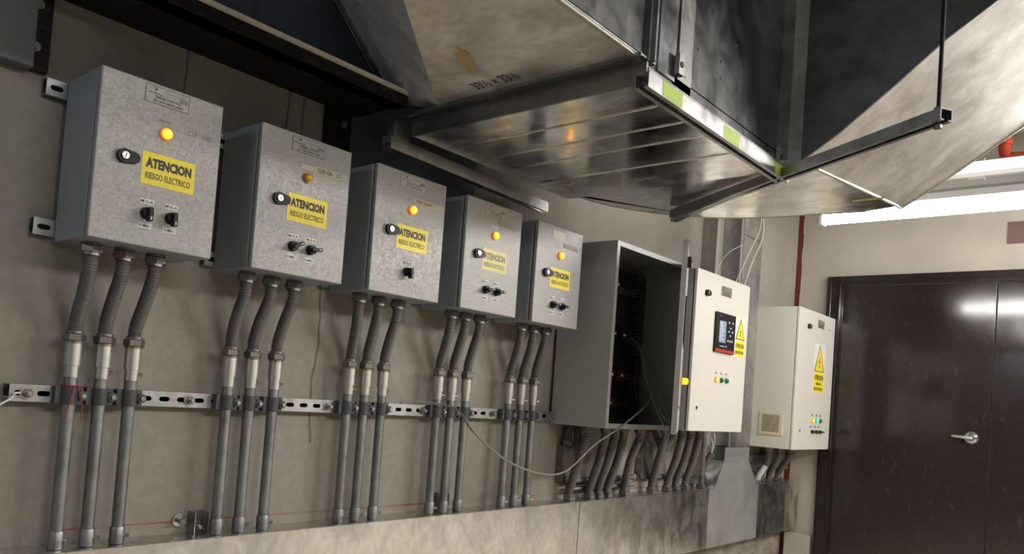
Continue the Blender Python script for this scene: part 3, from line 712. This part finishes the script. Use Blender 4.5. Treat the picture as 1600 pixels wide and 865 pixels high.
q = P(2.221, 1.088, -.239); MB().hose([q+Vector((0, 0, .02)), q+Vector((0, 0, .07)), q+Vector((.006, -.015, .14)), q+Vector((.02, -.045, .21))], .02, M_flex).build('hose', t)
MB().hexn(q+Vector((0, 0, .001)), q+Vector((0, 0, .022)), .028, M_nut).build('lower_nut', t)
# hoses that bend into the junction boxes
def jbox(label, x, z, plate_x):
    t = thing('junction_box', label, 'junction box', P(x, 1.11, z-.05))
    a = P(x-.028, 1.098, z-.045); b = P(x+.022, 1.119, z+.042)
    MB().box(a, b, M_nut).build('box', t, bevel=.002)
    mb = MB()
    for q in (.35, .72):
        c = Vector((a.x, (a.y+b.y)/2, a.z+(b.z-a.z)*q)); mb.cyl(c, c-Vector((.002, 0, 0)), .013, M_flange, 20)
    mb.build('knockout', t)
    MB().box((b.x+.003, a.y-.003, a.z+.01), (b.x+plate_x, a.y, b.z-.002), M_strut).box((b.x-.004, a.y-.003, a.z+.01), (b.x+.004, a.y+.002, b.z-.002), M_strut).build('cover_plate', t)
    c = P(x-.008, 1.104, z+.042); MB().hexn(c, c+Vector((0, 0, .025)), .026, M_nut).build('hub', t)
    return t, c+Vector((0, 0, .02))
j1, e1 = jbox('junction box on the wall below the cabinet\'s left corner', 1.541, -.150, .05)
j2, e2 = jbox('junction box on the wall below the open door', 1.906, -.155, .09)
for nm, e, tp in (('flexible hose curving left into the left junction box', e1, P(1.559, 1.06, z6)), ('flexible hose curving left into the right junction box', e2, P(1.85+.02, 1.07, z6))):
    t = thing('flexible_conduit', nm, 'conduit', e, 'hoses into junction boxes')
    if 'right' in nm: tp = P(1.94, 1.05, z6)
    MB().hose([tp-Vector((0, 0, .02)), tp-Vector((0, 0, .06)), tp+Vector((-.02, .03, -.11)), Vector((e.x+.05, e.y-.005, e.z+.085)), Vector((e.x+.008, e.y, e.z+.06)), e-Vector((0, 0, .0))], .019, M_flex, pitch=.0066).build('hose', t)
    MB().hexn(tp-Vector((0, 0, .001)), tp-Vector((0, 0, .024)), .026, M_nut).build('upper_nut', t)
cz = -.195
for k, (xa, xb, dz_) in enumerate(((1.537, 1.855, 0), (1.545, 1.85, -.02), (1.912, 2.31, -.003))):
    t = thing('wall_pipe', ['upper horizontal pipe between the two junction boxes', 'lower horizontal pipe between the two junction boxes', 'horizontal pipe right of the right junction box'][k], 'pipe', P(xa, 1.105, cz+dz_))
    MB().cyl(P(xa, 1.105, cz+dz_), P(xb, 1.105, cz+dz_), .0125, M_pipe if k != 1 else M_strut, 16).build('tube', t)
    if k != 1: MB().hexn(P(xb-.01, 1.105, cz), P(xb+.0, 1.105, cz), .019, M_steel).build('locknut', t)
t = thing('wall_bracket', 'perforated steel bracket on the wall left of the flared cover', 'bracket', P(2.2, 1.09, -.23))
MB().box(P(2.205, 1.09, -.225), P(2.245, 1.094, -.062), M_strut).box(P(2.205, 1.094, -.225), P(2.208, 1.119, -.062), M_strut).build('plate', t)
for zq in (-.09, -.12, -.18):
    c = P(2.225, 1.09, zq); MB().hexn(c, c+FY*.008, .011, M_steel).build('bolt', t)
# under the right panel
z8 = -.1115
flexc('dark hose at right under the vented white panel', P(2.79, 1.03, z8), P(2.835, 1.088, -.239), group='hoses under the vented panel')
flexc('dark hose in the middle under the vented white panel', P(2.70, 1.035, z8), P(2.755, 1.088, -.239), group='hoses under the vented panel')
flexc('dark hose at left under the vented white panel', P(2.645, 1.05, z8), P(2.71, 1.098, -.239), group='hoses under the vented panel')
t = thing('flexible_conduit', 'short cut-off pale hose standing on the trunking below the vented panel', 'conduit', P(2.64, 1.085, -.239))
q = P(2.64, 1.085, -.239); MB().hose([q+Vector((0, 0, .02)), q+Vector((.004, -.01, .05)), q+Vector((.03, -.03, .1)), q+Vector((.036, -.035, .115))], .02, M_flexl, pitch=.006).build('hose', t)
MB().hexn(q+Vector((0, 0, .001)), q+Vector((0, 0, .022)), .028, M_strut).build('lower_nut', t)
mb = MB().box(P(2.60, 1.09, -.165), P(2.78, 1.119, -.145), M_flange).box(P(2.74, 1.085, -.15), P(2.80, 1.119, -.12), M_nut)
tag(mb.build('wall_channel', bevel=.002), 'short steel channel on the wall behind the hoses below the vented panel', 'channel')
mb = MB().cyl(P(2.58, 1.104, -.195), P(2.96, 1.104, -.195), .0125, M_pipe, 16)
tag(mb.build('wall_pipe'), 'horizontal pipe behind the hoses below the vented panel', 'pipe')

# stub bracket with threaded bolts near the second conduit group
def stub(xc, zc_, label, s_=1.0):
    t = thing('strut_stub', label, 'bracket', P(xc, 1.11, TOP/S-CH/S))
    a = P(xc-.0105, 1.098, -.2385); b = P(xc+.0105, 1.119, zc_+.022)
    MB().box((a.x, a.y, a.z), (a.x+.0028, b.y, b.z), M_strut).box((b.x-.0028, a.y, a.z), (b.x, b.y, b.z), M_strut).box((a.x+.002, b.y-.004, a.z), (b.x-.002, b.y, b.z), M_strut).build('channel', t)
    c = P(xc, 1.098, zc_-.0); MB().cyl(c+Vector((0, .034, 0)), c+Vector((0, .03, 0)), .016, M_steel, 20).hexn(c+Vector((0, .03, 0)), c+Vector((0, .016, 0)), .011, M_nut).cyl(c+Vector((0, .016, 0)), c, .006, M_steel, 12).build('anchor_bolt', t)
    return t
stub(.6105, -.229, 'short upright strut stub on the trunking between first and second conduit groups')
stub(1.125, -.226, 'short upright strut stub behind the conduits of the washed-out sticker panel')
c = P(.585, 1.119, -.2195); t = thing('anchor_bolt', 'round washer and bolt in the wall left of the strut stub', 'bolt', c)
MB().cyl(c, c+FY*.003, .018, M_steel, 24).build('washer', t); MB().cyl(c+FY*.003, c+FY*.03, .0085, M_nut, 14).build('stud', t)

# ---------------------------------------------------------------- loose cables
def cable(name, label, pts, r, mt): return tag(MB().sweep(pts, r, mt, 8).build(name), label, 'cable')
cable('loose_cable', 'grey cable sagging from the strut rail up into the open cabinet',
      [P(*q) for q in ((.985, 1.096, -.028), (1.03, 1.09, -.024), (1.075, 1.04, -.033), (1.03, .95, -.068), (1.126, .95, -.121), (1.237, .95, -.150), (1.323, .95, -.146), (1.422, .95, -.092), (1.52, .94, -.045), (1.64, .945, .02), (1.69, .99, .08), (1.72, 1.03, .14), (1.72, 1.06, .17))], .0038, M_cable)
cable('loose_cable', 'thin looped cable hanging out of the open cabinet beside its door',
      [P(*q) for q in ((1.70, 1.05, .155), (1.67, 1.0, .13), (1.655, .97, .06), (1.66, .945, .0), (1.675, .93, -.04), (1.70, .93, -.066), (1.72, .935, -.05), (1.71, .945, .0), (1.685, .95, .02), (1.665, .94, .0), (1.68, .925, -.03), (1.715, .945, -.0), (1.73, 1.0, .08), (1.73, 1.05, .14))], .0024, M_cable)
cable('loose_cable', 'thin white cable entering from the left edge to the rail end', [P(*q) for q in ((.353, 1.094, -.041), (.345, 1.09, -.042), (.335, 1.07, -.048), (.29, 1.06, -.075))], .0025, M_wcable)
cable('loose_cable', 'white cable hanging down the front of the riser, left one', [P(*q) for q in ((2.46, 1.05, .68), (2.44, 1.045, .60), (2.37, 1.05, .5), (2.30, 1.055, .4), (2.27, 1.06, .34))], .0022, M_wcable)
cable('loose_cable', 'white cable hanging down the front of the riser, right one', [P(*q) for q in ((2.465, 1.05, .68), (2.455, 1.04, .58), (2.40, 1.048, .48), (2.35, 1.052, .38), (2.33, 1.053, .33))], .0022, M_wcable)
cable('loose_cable', 'thin white cable bowing across the dark channel left of the riser', [P(*q) for q in ((2.33, 1.052, .53), (2.28, 1.08, .49), (2.23, 1.09, .42), (2.22, 1.1, .35))], .0018, M_wcable)
cable('loose_cable', 'white cable hanging below the white display panel, left one', [P(*q) for q in ((2.16, 1.05, -.059), (2.178, 1.045, -.08), (2.195, 1.046, -.10), (2.215, 1.056, -.118), (2.229, 1.066, -.135))], .003, M_wcable)
cable('loose_cable', 'white cable hanging below the white display panel, right one', [P(*q) for q in ((2.183, 1.04, -.059), (2.2, 1.042, -.085), (2.215, 1.05, -.105), (2.226, 1.06, -.122), (2.234, 1.067, -.137))], .003, M_wcable)

# ---------------------------------------------------------------- black steel beam, posts and pale board
bz0, bz1 = .4705, .4905
bm = thing('steel_beam', 'heavy black steel beam running along the wall above the grey panels', 'beam', P(.5, 1.06, bz0))
MB().box(P(-.4, 1.0, bz0), P(.862, 1.006, bz1), M_blk).box(P(-.4, 1.006, bz0), P(.85, 1.1195, bz0+.004), M_blk).box(P(-.4, 1.006, bz1-.003), P(.85, 1.1195, bz1), M_blk).build('beam_channel', bm)
MB().box(P(-.4, 1.0-.0, bz0-.0), P(.862, 1.03, bz0+.0005), M_blk).build('bottom_flange', bm)
for nm, xa, xb, zl in (('left', .303, .3545, .366), ('right', .781, .832, .372)):
    t = thing('mounting_post', '%s black bolted steel post plate under the beam' % nm, 'post', P(xa, 1.11, zl), 'black post plates')
    MB().box(P(xa, 1.108, zl), P(xb, 1.1195, bz0-.0005), M_blk).build('plate', t)
    for zq in (.395, .449):
        c = P((xa+xb)/2+.009, 1.108, zq if nm == 'left' else zq-.003); MB().cyl(c, c+FY*.003, .011, M_steel, 20).hexn(c+FY*.003, c+FY*.01, .009, M_nut).build('bolt', t)
mb = MB()
for k in range(14):
    xa = -.4+k*.0925
    mb.box(P(xa, .992, bz1+.0003), P(min(xa+.0915, .896), 1.03, bz1+.005), M_board)
tag(mb.build('pale_board'), 'thin pale board strip lying on top of the black beam', 'board')
# grey sheet left of the posts, then dark sheets painted as wall shade
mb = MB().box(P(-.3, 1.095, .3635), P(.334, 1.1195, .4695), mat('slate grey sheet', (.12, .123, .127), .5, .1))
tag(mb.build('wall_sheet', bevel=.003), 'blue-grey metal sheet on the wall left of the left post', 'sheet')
mb = MB().box(P(.8325, 1.1165, .20), P(1.16, 1.1195, .60), mat('painted shade panel', (.10, .115, .145), .5, .2))  # added dark panel: shadow on the bare wall drawn as colour
tag(mb.build('wall_shade_panel'), 'painted shade panel on the wall behind panels standing in for shadow under the air duct', 'panel')
mb = MB().box(P(-.4, 1.112, .50), P(.98, 1.1195, .98), mat('painted shade sheet', (.10, .11, .14), .45, .3))  # shaded wall above the beam laid on as a dark bluish sheet
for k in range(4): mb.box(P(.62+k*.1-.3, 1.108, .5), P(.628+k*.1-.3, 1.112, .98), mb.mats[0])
tag(mb.build('wall_shade_panel'), 'painted shade sheet standing in for wall shadow above the black beam', 'panel')

# ---------------------------------------------------------------- air ducts
ZU = .43; X0, X1, Y0, Y1 = .888, 1.335, .554, 1.006; ZT = 1.178
vd = thing('air_duct', 'tall square sheet metal duct drop with flat shiny bottom', 'air duct', P(1.1, .78, ZU))
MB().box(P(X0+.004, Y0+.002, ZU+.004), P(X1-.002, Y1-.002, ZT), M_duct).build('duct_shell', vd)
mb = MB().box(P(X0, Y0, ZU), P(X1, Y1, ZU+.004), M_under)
for xr in (.965, 1.04, 1.107, 1.205):
    c0 = P(xr, Y0+.02, ZU); c1 = P(xr, Y1-.02, ZU)
    mb.rings([c0, c0+Vector((0, .02, 0)), c1-Vector((0, .02, 0)), c1], [.0005, .0035, .0035, .0005], M_under, 10)
mb.build('bottom_panel', vd)
# flange angles on the left side
mb = MB().box(P(X0-.004, Y0-.004, ZU), P(X0, Y1+.004, ZU+.0325), M_flange).box(P(X0-.018, Y0-.004, ZU+.0315), P(X0-.004, Y1+.004, ZU+.0345), M_flange)
mb.box(P(X0-.020, Y0-.004, ZU+.0305), P(X0-.018, Y1+.004, ZU+.036), M_flange)
mb.build('left_flange', vd)
mb = MB().box(P(X0-.004, Y0-.006, ZU+.03), P(X0+.016, Y0+.002, ZT), M_flange).box(P(X0+.002, Y0-.012, ZU+.03), P(X0+.006, Y0-.006, ZT), M_flange)
mb.build('corner_angle', vd)
M_bluef = galv('cool-lit duct sheet', (.33, .35, .4), .25, .4)  # blue cast of the cool light mixed into this sheet's colour
mb = MB().box(P(X0+.03, Y0-.001, ZU+.03), P(X0+.078, Y0+.002, ZT), M_bluef).box(P(.968, Y0-.004, ZU+.015), P(1.008, Y0+.001, ZT), M_edge)
mb.box(P(.968, Y0-.004, ZU+.012), P(1.345, Y0+.001, ZU+.035), M_duct); mb.build('side_frame', vd)
mb = MB().box(P(1.010, Y0-.003, ZU+.038), P(1.335, Y0+.001, ZT), M_duct)
mb.build('access_panel', vd)
mb = MB()
for (rx_, rz_) in ((1.025, .53), (1.1, .54), (1.105, .515), (1.2, .505), (1.15, .585), (.99, .475), (1.12, .452), (1.22, .452), (1.3, .452)):
    c = P(rx_, Y0-.003, rz_); mb.cyl(c, c+FY*.003, .004, M_steel, 10)
mb.build('rivets', vd)
mb = MB()
for xr, w_ in ((1.345, .008), (1.372, .006), (1.392, .01), (1.43, .006)):
    mb.box(P(xr, Y0-.004-(xr-1.34)*.35, ZU+.02), P(xr+w_, Y0+.03-(xr-1.34)*.35, ZT), M_flange)
mb.box(P(X1, .53, ZU+.02), P(1.45, .56, ZT), M_flange); corner_mb = mb
def bracket(x, z, label):
    t = thing('corner_bracket', label, 'bracket', P(x, .545, z))
    MB().box(P(x-.007, .541, z), P(x+.008, .5485, z+.03), M_strut).build('plate', t)
    c = P(x, .541, z+.014); MB().cyl(c, c+FY*.003, .008, M_dark).build('bolt_hole', t)
bracket(.962, .467, 'small perforated corner bracket at left end of the labelled strut')
bracket(1.335, .442, 'small perforated corner bracket at right end of the labelled strut')
# transition duct to the left, flat bottom, diagonal left side
ZD = .465
tp = [(.886, 0.948), (.886, .556), (.395, .556)]
td = thing('transition_duct', 'diagonal sheet metal duct with handwriting on its flat bottom, left of the drop', 'air duct', P(.75, .8, ZD))
MB().prism([P(x, y, ZD) for x, y in tp], (0, 0, .003), M_sheet).build('bottom_panel', td)
MB().box(P(.357, .556, ZD+.003), P(.886, .559, ZD+.5), M_duct).build('near_side', td)
mb = MB(); A, B_, C_, D_ = P(.886, 0.948, ZD+.001), P(.395, .556, ZD+.001), P(.52, 1.05, .835), P(.872, 1.05, .492); nq = 12; vs = []
for k in range(nq+1):
    f = k/nq; a = A.lerp(B_, f); b = D_.lerp(C_, f)
    for g in range(4): vs.append(a.lerp(b, g/3)+Vector((0, 0, -.02*math.sin(math.pi*g/3)*f)))
fs = []
for k in range(nq):
    for g in range(3): o_ = k*4+g; fs.append((o_, o_+1, o_+5, o_+4))
M_blues = galv('cool reflection sheet', (.5, .56, .66), .35, .5); M_blues.node_tree.nodes['Principled BSDF'].inputs['Metallic'].default_value = .6  # bluish reflection painted into the slanted side's base colour
mb.add(vs, fs, M_blues, True); mb.build('slanted_side', td)
mb = MB().bar(D_, C_, .012, .03, M_bluef, (0, 1, 0)).bar(D_+Vector((0, .008, -.016)), C_+Vector((0, .008, -.016)), .006, .012, M_flange, (0, 1, 0)); mb.build('side_flange', td)
mb = MB().bar(P(.884, .560, ZD-.002), P(.20, .560, ZD-.002), .012, .006, M_coup); mb.build('bottom_seam', td)
mb = MB(); c = P(.842, .785, ZD-.0005)
uy = Vector((-1, 0, 0)); ux = Vector((0, -1, 0))
mb.text('33½ × 33½', c, .165, .045, M_ink, ux, uy, out=(0, 0, -.0004)); mb.build('marker_writing', td)
c = P(.763, .772, ZD-.0004); mb = MB(); n = 22; sa = .5
mb.add([c+Vector((math.cos(2*math.pi*k/n)*.075*math.cos(sa)-math.sin(2*math.pi*k/n)*.022*math.sin(sa), math.cos(2*math.pi*k/n)*.075*math.sin(sa)+math.sin(2*math.pi*k/n)*.022*math.cos(sa), 0))*random.uniform(.75, 1.2) for k in range(n)], [tuple(range(n))], mat('yellow paint smear', (.36, .3, .12), .6))
mb.build('paint_smear', td)
# flat radius elbow to the right
ZE = .4375
pts = [(1.336, 1.0)]
cx_, cy_, R_ = 1.30, .62, .375
for k in range(17):
    a = math.radians(88-k*88/16-0); pts.append((cx_+R_*1.02*math.cos(a), cy_+R_*math.sin(a)))
pts += [(1.70, .50), (1.68, .432), (1.336, .495)]
ed = thing('elbow_duct', 'flat-bottomed curved duct elbow behind the labelled strut', 'air duct', P(1.5, .75, ZE))
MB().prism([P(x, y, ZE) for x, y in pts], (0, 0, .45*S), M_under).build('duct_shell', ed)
corner_mb.build('corner_flange', ed)
mb = MB().rings([P(x, y, ZE) for x, y in pts[1:19]], .0025, M_strut, 6); mb.build('rim_seam', ed)
mb = MB().box(P(1.60, .50, ZE-.0006), P(1.612, .44, ZE), mat('yellow drip', (.5, .38, .08), .6)); mb.build('paint_smear', ed)
# rising duct towards the room
le = [(.500, .4375), (.44, .475), (.36, .537), (.283, .60), (.217, .643), (.12, .70), (-.05, .79), (-.3, .92)]
ri = [(.432, .4375), (.38, .470), (.305, .520), (.229, .572), (.16, .617), (.06, .68), (-.11, .775), (-.36, .90)]
XA, XB = 1.32, 1.70
vs = [P(XA, y, z) for y, z in le]+[P(XB, y, z) for y, z in ri]; n = len(le)
rd = thing('rising_duct', 'large scuffed sheet metal duct curving up to the right towards the light', 'air duct', P(1.5, .45, .44))
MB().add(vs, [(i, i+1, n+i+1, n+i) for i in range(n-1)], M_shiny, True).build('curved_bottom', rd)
mb = MB(); zt = 1.178
for X_, pr in ((XA, le), (XB, ri)):
    vv = [P(X_, y, z) for y, z in pr]+[P(X_, y, zt) for y, z in pr]
    mb.add(vv, [(i, i+1, n+i+1, n+i) for i in range(n-1)], M_duct)
mb.add([P(XA, le[0][0], le[0][1]), P(XB, ri[0][0], ri[0][1]), P(XB, ri[0][0], zt), P(XA, le[0][0], zt)], [(0, 1, 2, 3)], M_duct)
mb.add([P(XA, le[0][0], zt), P(XB, ri[0][0], zt), P(XB, ri[-1][0], zt), P(XA, le[-1][0], zt)], [(0, 1, 2, 3)], M_duct)
mb.add([P(XA, le[-1][0], le[-1][1]), P(XB, ri[-1][0], ri[-1][1]), P(XB, ri[-1][0], zt), P(XA, le[-1][0], zt)], [(0, 1, 2, 3)], M_duct)
mb.build('duct_sides', rd)
mb = MB().rings([P(XA-.002, y, z) for y, z in le], .004, M_flange, 6); mb.build('seam', rd)
mb = MB().rings([P(XB, y, z) for y, z in ri], .004, M_coup, 6); mb.build('seam', rd)
mb = MB().rings([P(XA, *le[0]), P(XB, *ri[0])], .005, M_strut, 6); mb.build('seam', rd)
mb = MB()
for yq in (.42, .33, .25):
    zq = .70
    mb.box(P(XA-.003, yq, zq), P(XA, yq+.008, 1.178), M_duct)
mb.build('rib', rd)

# struts carrying the ducts
def cstrut(p0, p1, h=.041, w=.041, holes=True, m=M_strut):
    mb = MB(); p0 = Vector(p0); p1 = Vector(p1); d = (p1-p0).normalized(); sd = d.cross(Vector((0, 0, 1))).normalized(); u = Vector((0, 0, 1)); t = .003
    c = (p0+p1)/2; l = (p1-p0).length/2
    mb.ob(c+sd*(w/2-t/2), d*l, sd*t/2, u*h/2, m).ob(c-sd*(w/2-t/2), d*l, sd*t/2, u*h/2, m).ob(c+u*(h/2-t/2), d*l, sd*(w/2-t), u*t/2, m)
    mb.ob(c-u*(h/2-t/2)+sd*(w/2-.008), d*l, sd*.005, u*t/2, m).ob(c-u*(h/2-t/2)-sd*(w/2-.008), d*l, sd*.005, u*t/2, m)
    return mb
ts = thing('support_strut', 'bright strut channel with three lime green stickers under the duct edge', 'strut', P(1.1, .535, .41), 'struts carrying the duct')
cstrut(P(.868, .546, .4265), P(1.362, .546, .4265)).build('channel', ts)
for xa, xb in ((.905, .960), (1.093, 1.150), (1.297, 1.358)):
    MB().box(P(xa, .5348, .4165), P(xb, .5352, .4365), M_lime).build('green_sticker', ts)
MB().box(P(.868, .5362, .438), P(1.362, .5385, .4415), M_flange).build('upper_lip', ts)
ts = thing('support_strut', 'slotted strut channel under the duct edge nearest the wall', 'strut', P(1.1, 1.05, .41), 'struts carrying the duct')
cstrut(P(.858, 1.042, .4175), P(1.335, 1.068, .4175)).build('channel', ts)
mb = MB().box(P(.862, 1.03, .42), P(.90, 1.05, .455), M_strut); mb.build('angle_bracket', ts)
ts = thing('cross_strut', 'dark diagonal strut hanging on a threaded rod beneath the curved duct', 'strut', P(1.3, .5, .42))
q0, q1 = P(1.520, .850, .424), P(1.166, .246, .424)
cstrut(q0, q1, .032, .041, m=M_flange).build('channel', ts)
cstrut(q0+Vector((.0, .0, -.026)), q0.lerp(q1, .42)+Vector((0, 0, -.006)), .012, .03, m=M_strut).build('lower_channel', ts)
tr_ = thing('threaded_rod', 'thin black threaded rod hanging down to the diagonal strut', 'rod', P(1.170, .252, .415))
MB().cyl(P(1.174, .258, .412), P(1.174, .258, 1.18), .0055, M_blk, 12).build('rod', tr_)
MB().hexn(P(1.174, .258, .4335), P(1.174, .258, .439), .011, M_nut).hexn(P(1.174, .258, .409), P(1.174, .258, .4145), .011, M_nut).build('nut', tr_)

# ---------------------------------------------------------------- lit tube and pipes at the far side
tx, tz = 2.07, .524
ft = thing('fluorescent_light', 'lit white fluorescent tube light hanging in front of the brown door wall', 'light', P(tx, .39, tz))
MB().rings([P(tx, .712, tz), P(tx, .709, tz), P(tx, -.55, tz), P(tx, -.553, tz)], [.022, .032, .032, .022], M_tube, 20).build('tube', ft)
MB().box(P(tx-.018, .718, tz+.018), P(tx+.018, -.56, tz+.036), M_fix).build('housing', ft, bevel=.004)
MB().box(P(tx-.017, .72, tz-.017), P(tx+.017, .713, tz+.018), M_fix).build('end_cap', ft)
MB().box(P(tx-.017, -.554, tz-.017), P(tx+.017, -.561, tz+.018), M_fix).build('end_cap', ft)
t = thing('threaded_rod', 'thin rod hanging the tube light from the ceiling', 'rod', P(tx, .2, tz+.034))
MB().cyl(P(tx, .2, tz+.0365), P(tx, .2, CE/S-CH/S), .004, M_steel, 8).build('rod', t)
Xp = 2.75
t = thing('sprinkler_pipe', 'glossy red pipe with an elbow under the ceiling at the right edge', 'pipe', P(Xp, .2, .83))
MB().sweep([P(Xp, -.6, .833), P(Xp, .2, .833), P(Xp, .385, .833), P(Xp, .408, .843), P(Xp, .415, .862), P(Xp, .415, .92)], .032, M_redpipe, 18).build('pipe', t)
for yy in (.34,):
    MB().rings([P(Xp, yy, .833), P(Xp, yy-.012, .833)], .039, M_redpipe, 18).build('coupling', t)
MB().rings([P(Xp, .415, .875), P(Xp, .415, .888)], .039, M_redpipe, 18).build('coupling', t)
for (xx, zz, r_, lb) in ((2.60, .765, .06, 'thick grey horizontal pipe under the ceiling at right, lower'), (2.8, .955, .07, 'thick grey horizontal pipe under the ceiling at right, upper')):
    t = thing('ceiling_pipe', lb, 'pipe', P(xx, 0, zz))
    MB().cyl(P(xx, -1.5, zz), P(xx, 1.0, zz), r_*.8, M_greyp, 24).build('pipe', t)
    MB().cyl(P(xx, .48, zz), P(xx, .44, zz), r_, M_greyp, 24).build('coupling', t)
mb = MB().box(P(2.42, 1.1, .705), P(2.46, -1.5, .712), M_fix).box(P(2.42, 1.1, .712), P(2.423, -1.5, .735), M_fix)
tag(mb.build('ceiling_channel'), 'thin white metal channel crossing below the grey ceiling pipes', 'channel')
mb = MB().box(P(2.9, 1.1, .80), P(2.98, -1.5, .86), M_ceil)
tag(mb.build('concrete_ledge'), 'narrow concrete ledge along the door wall near the ceiling', 'ledge')
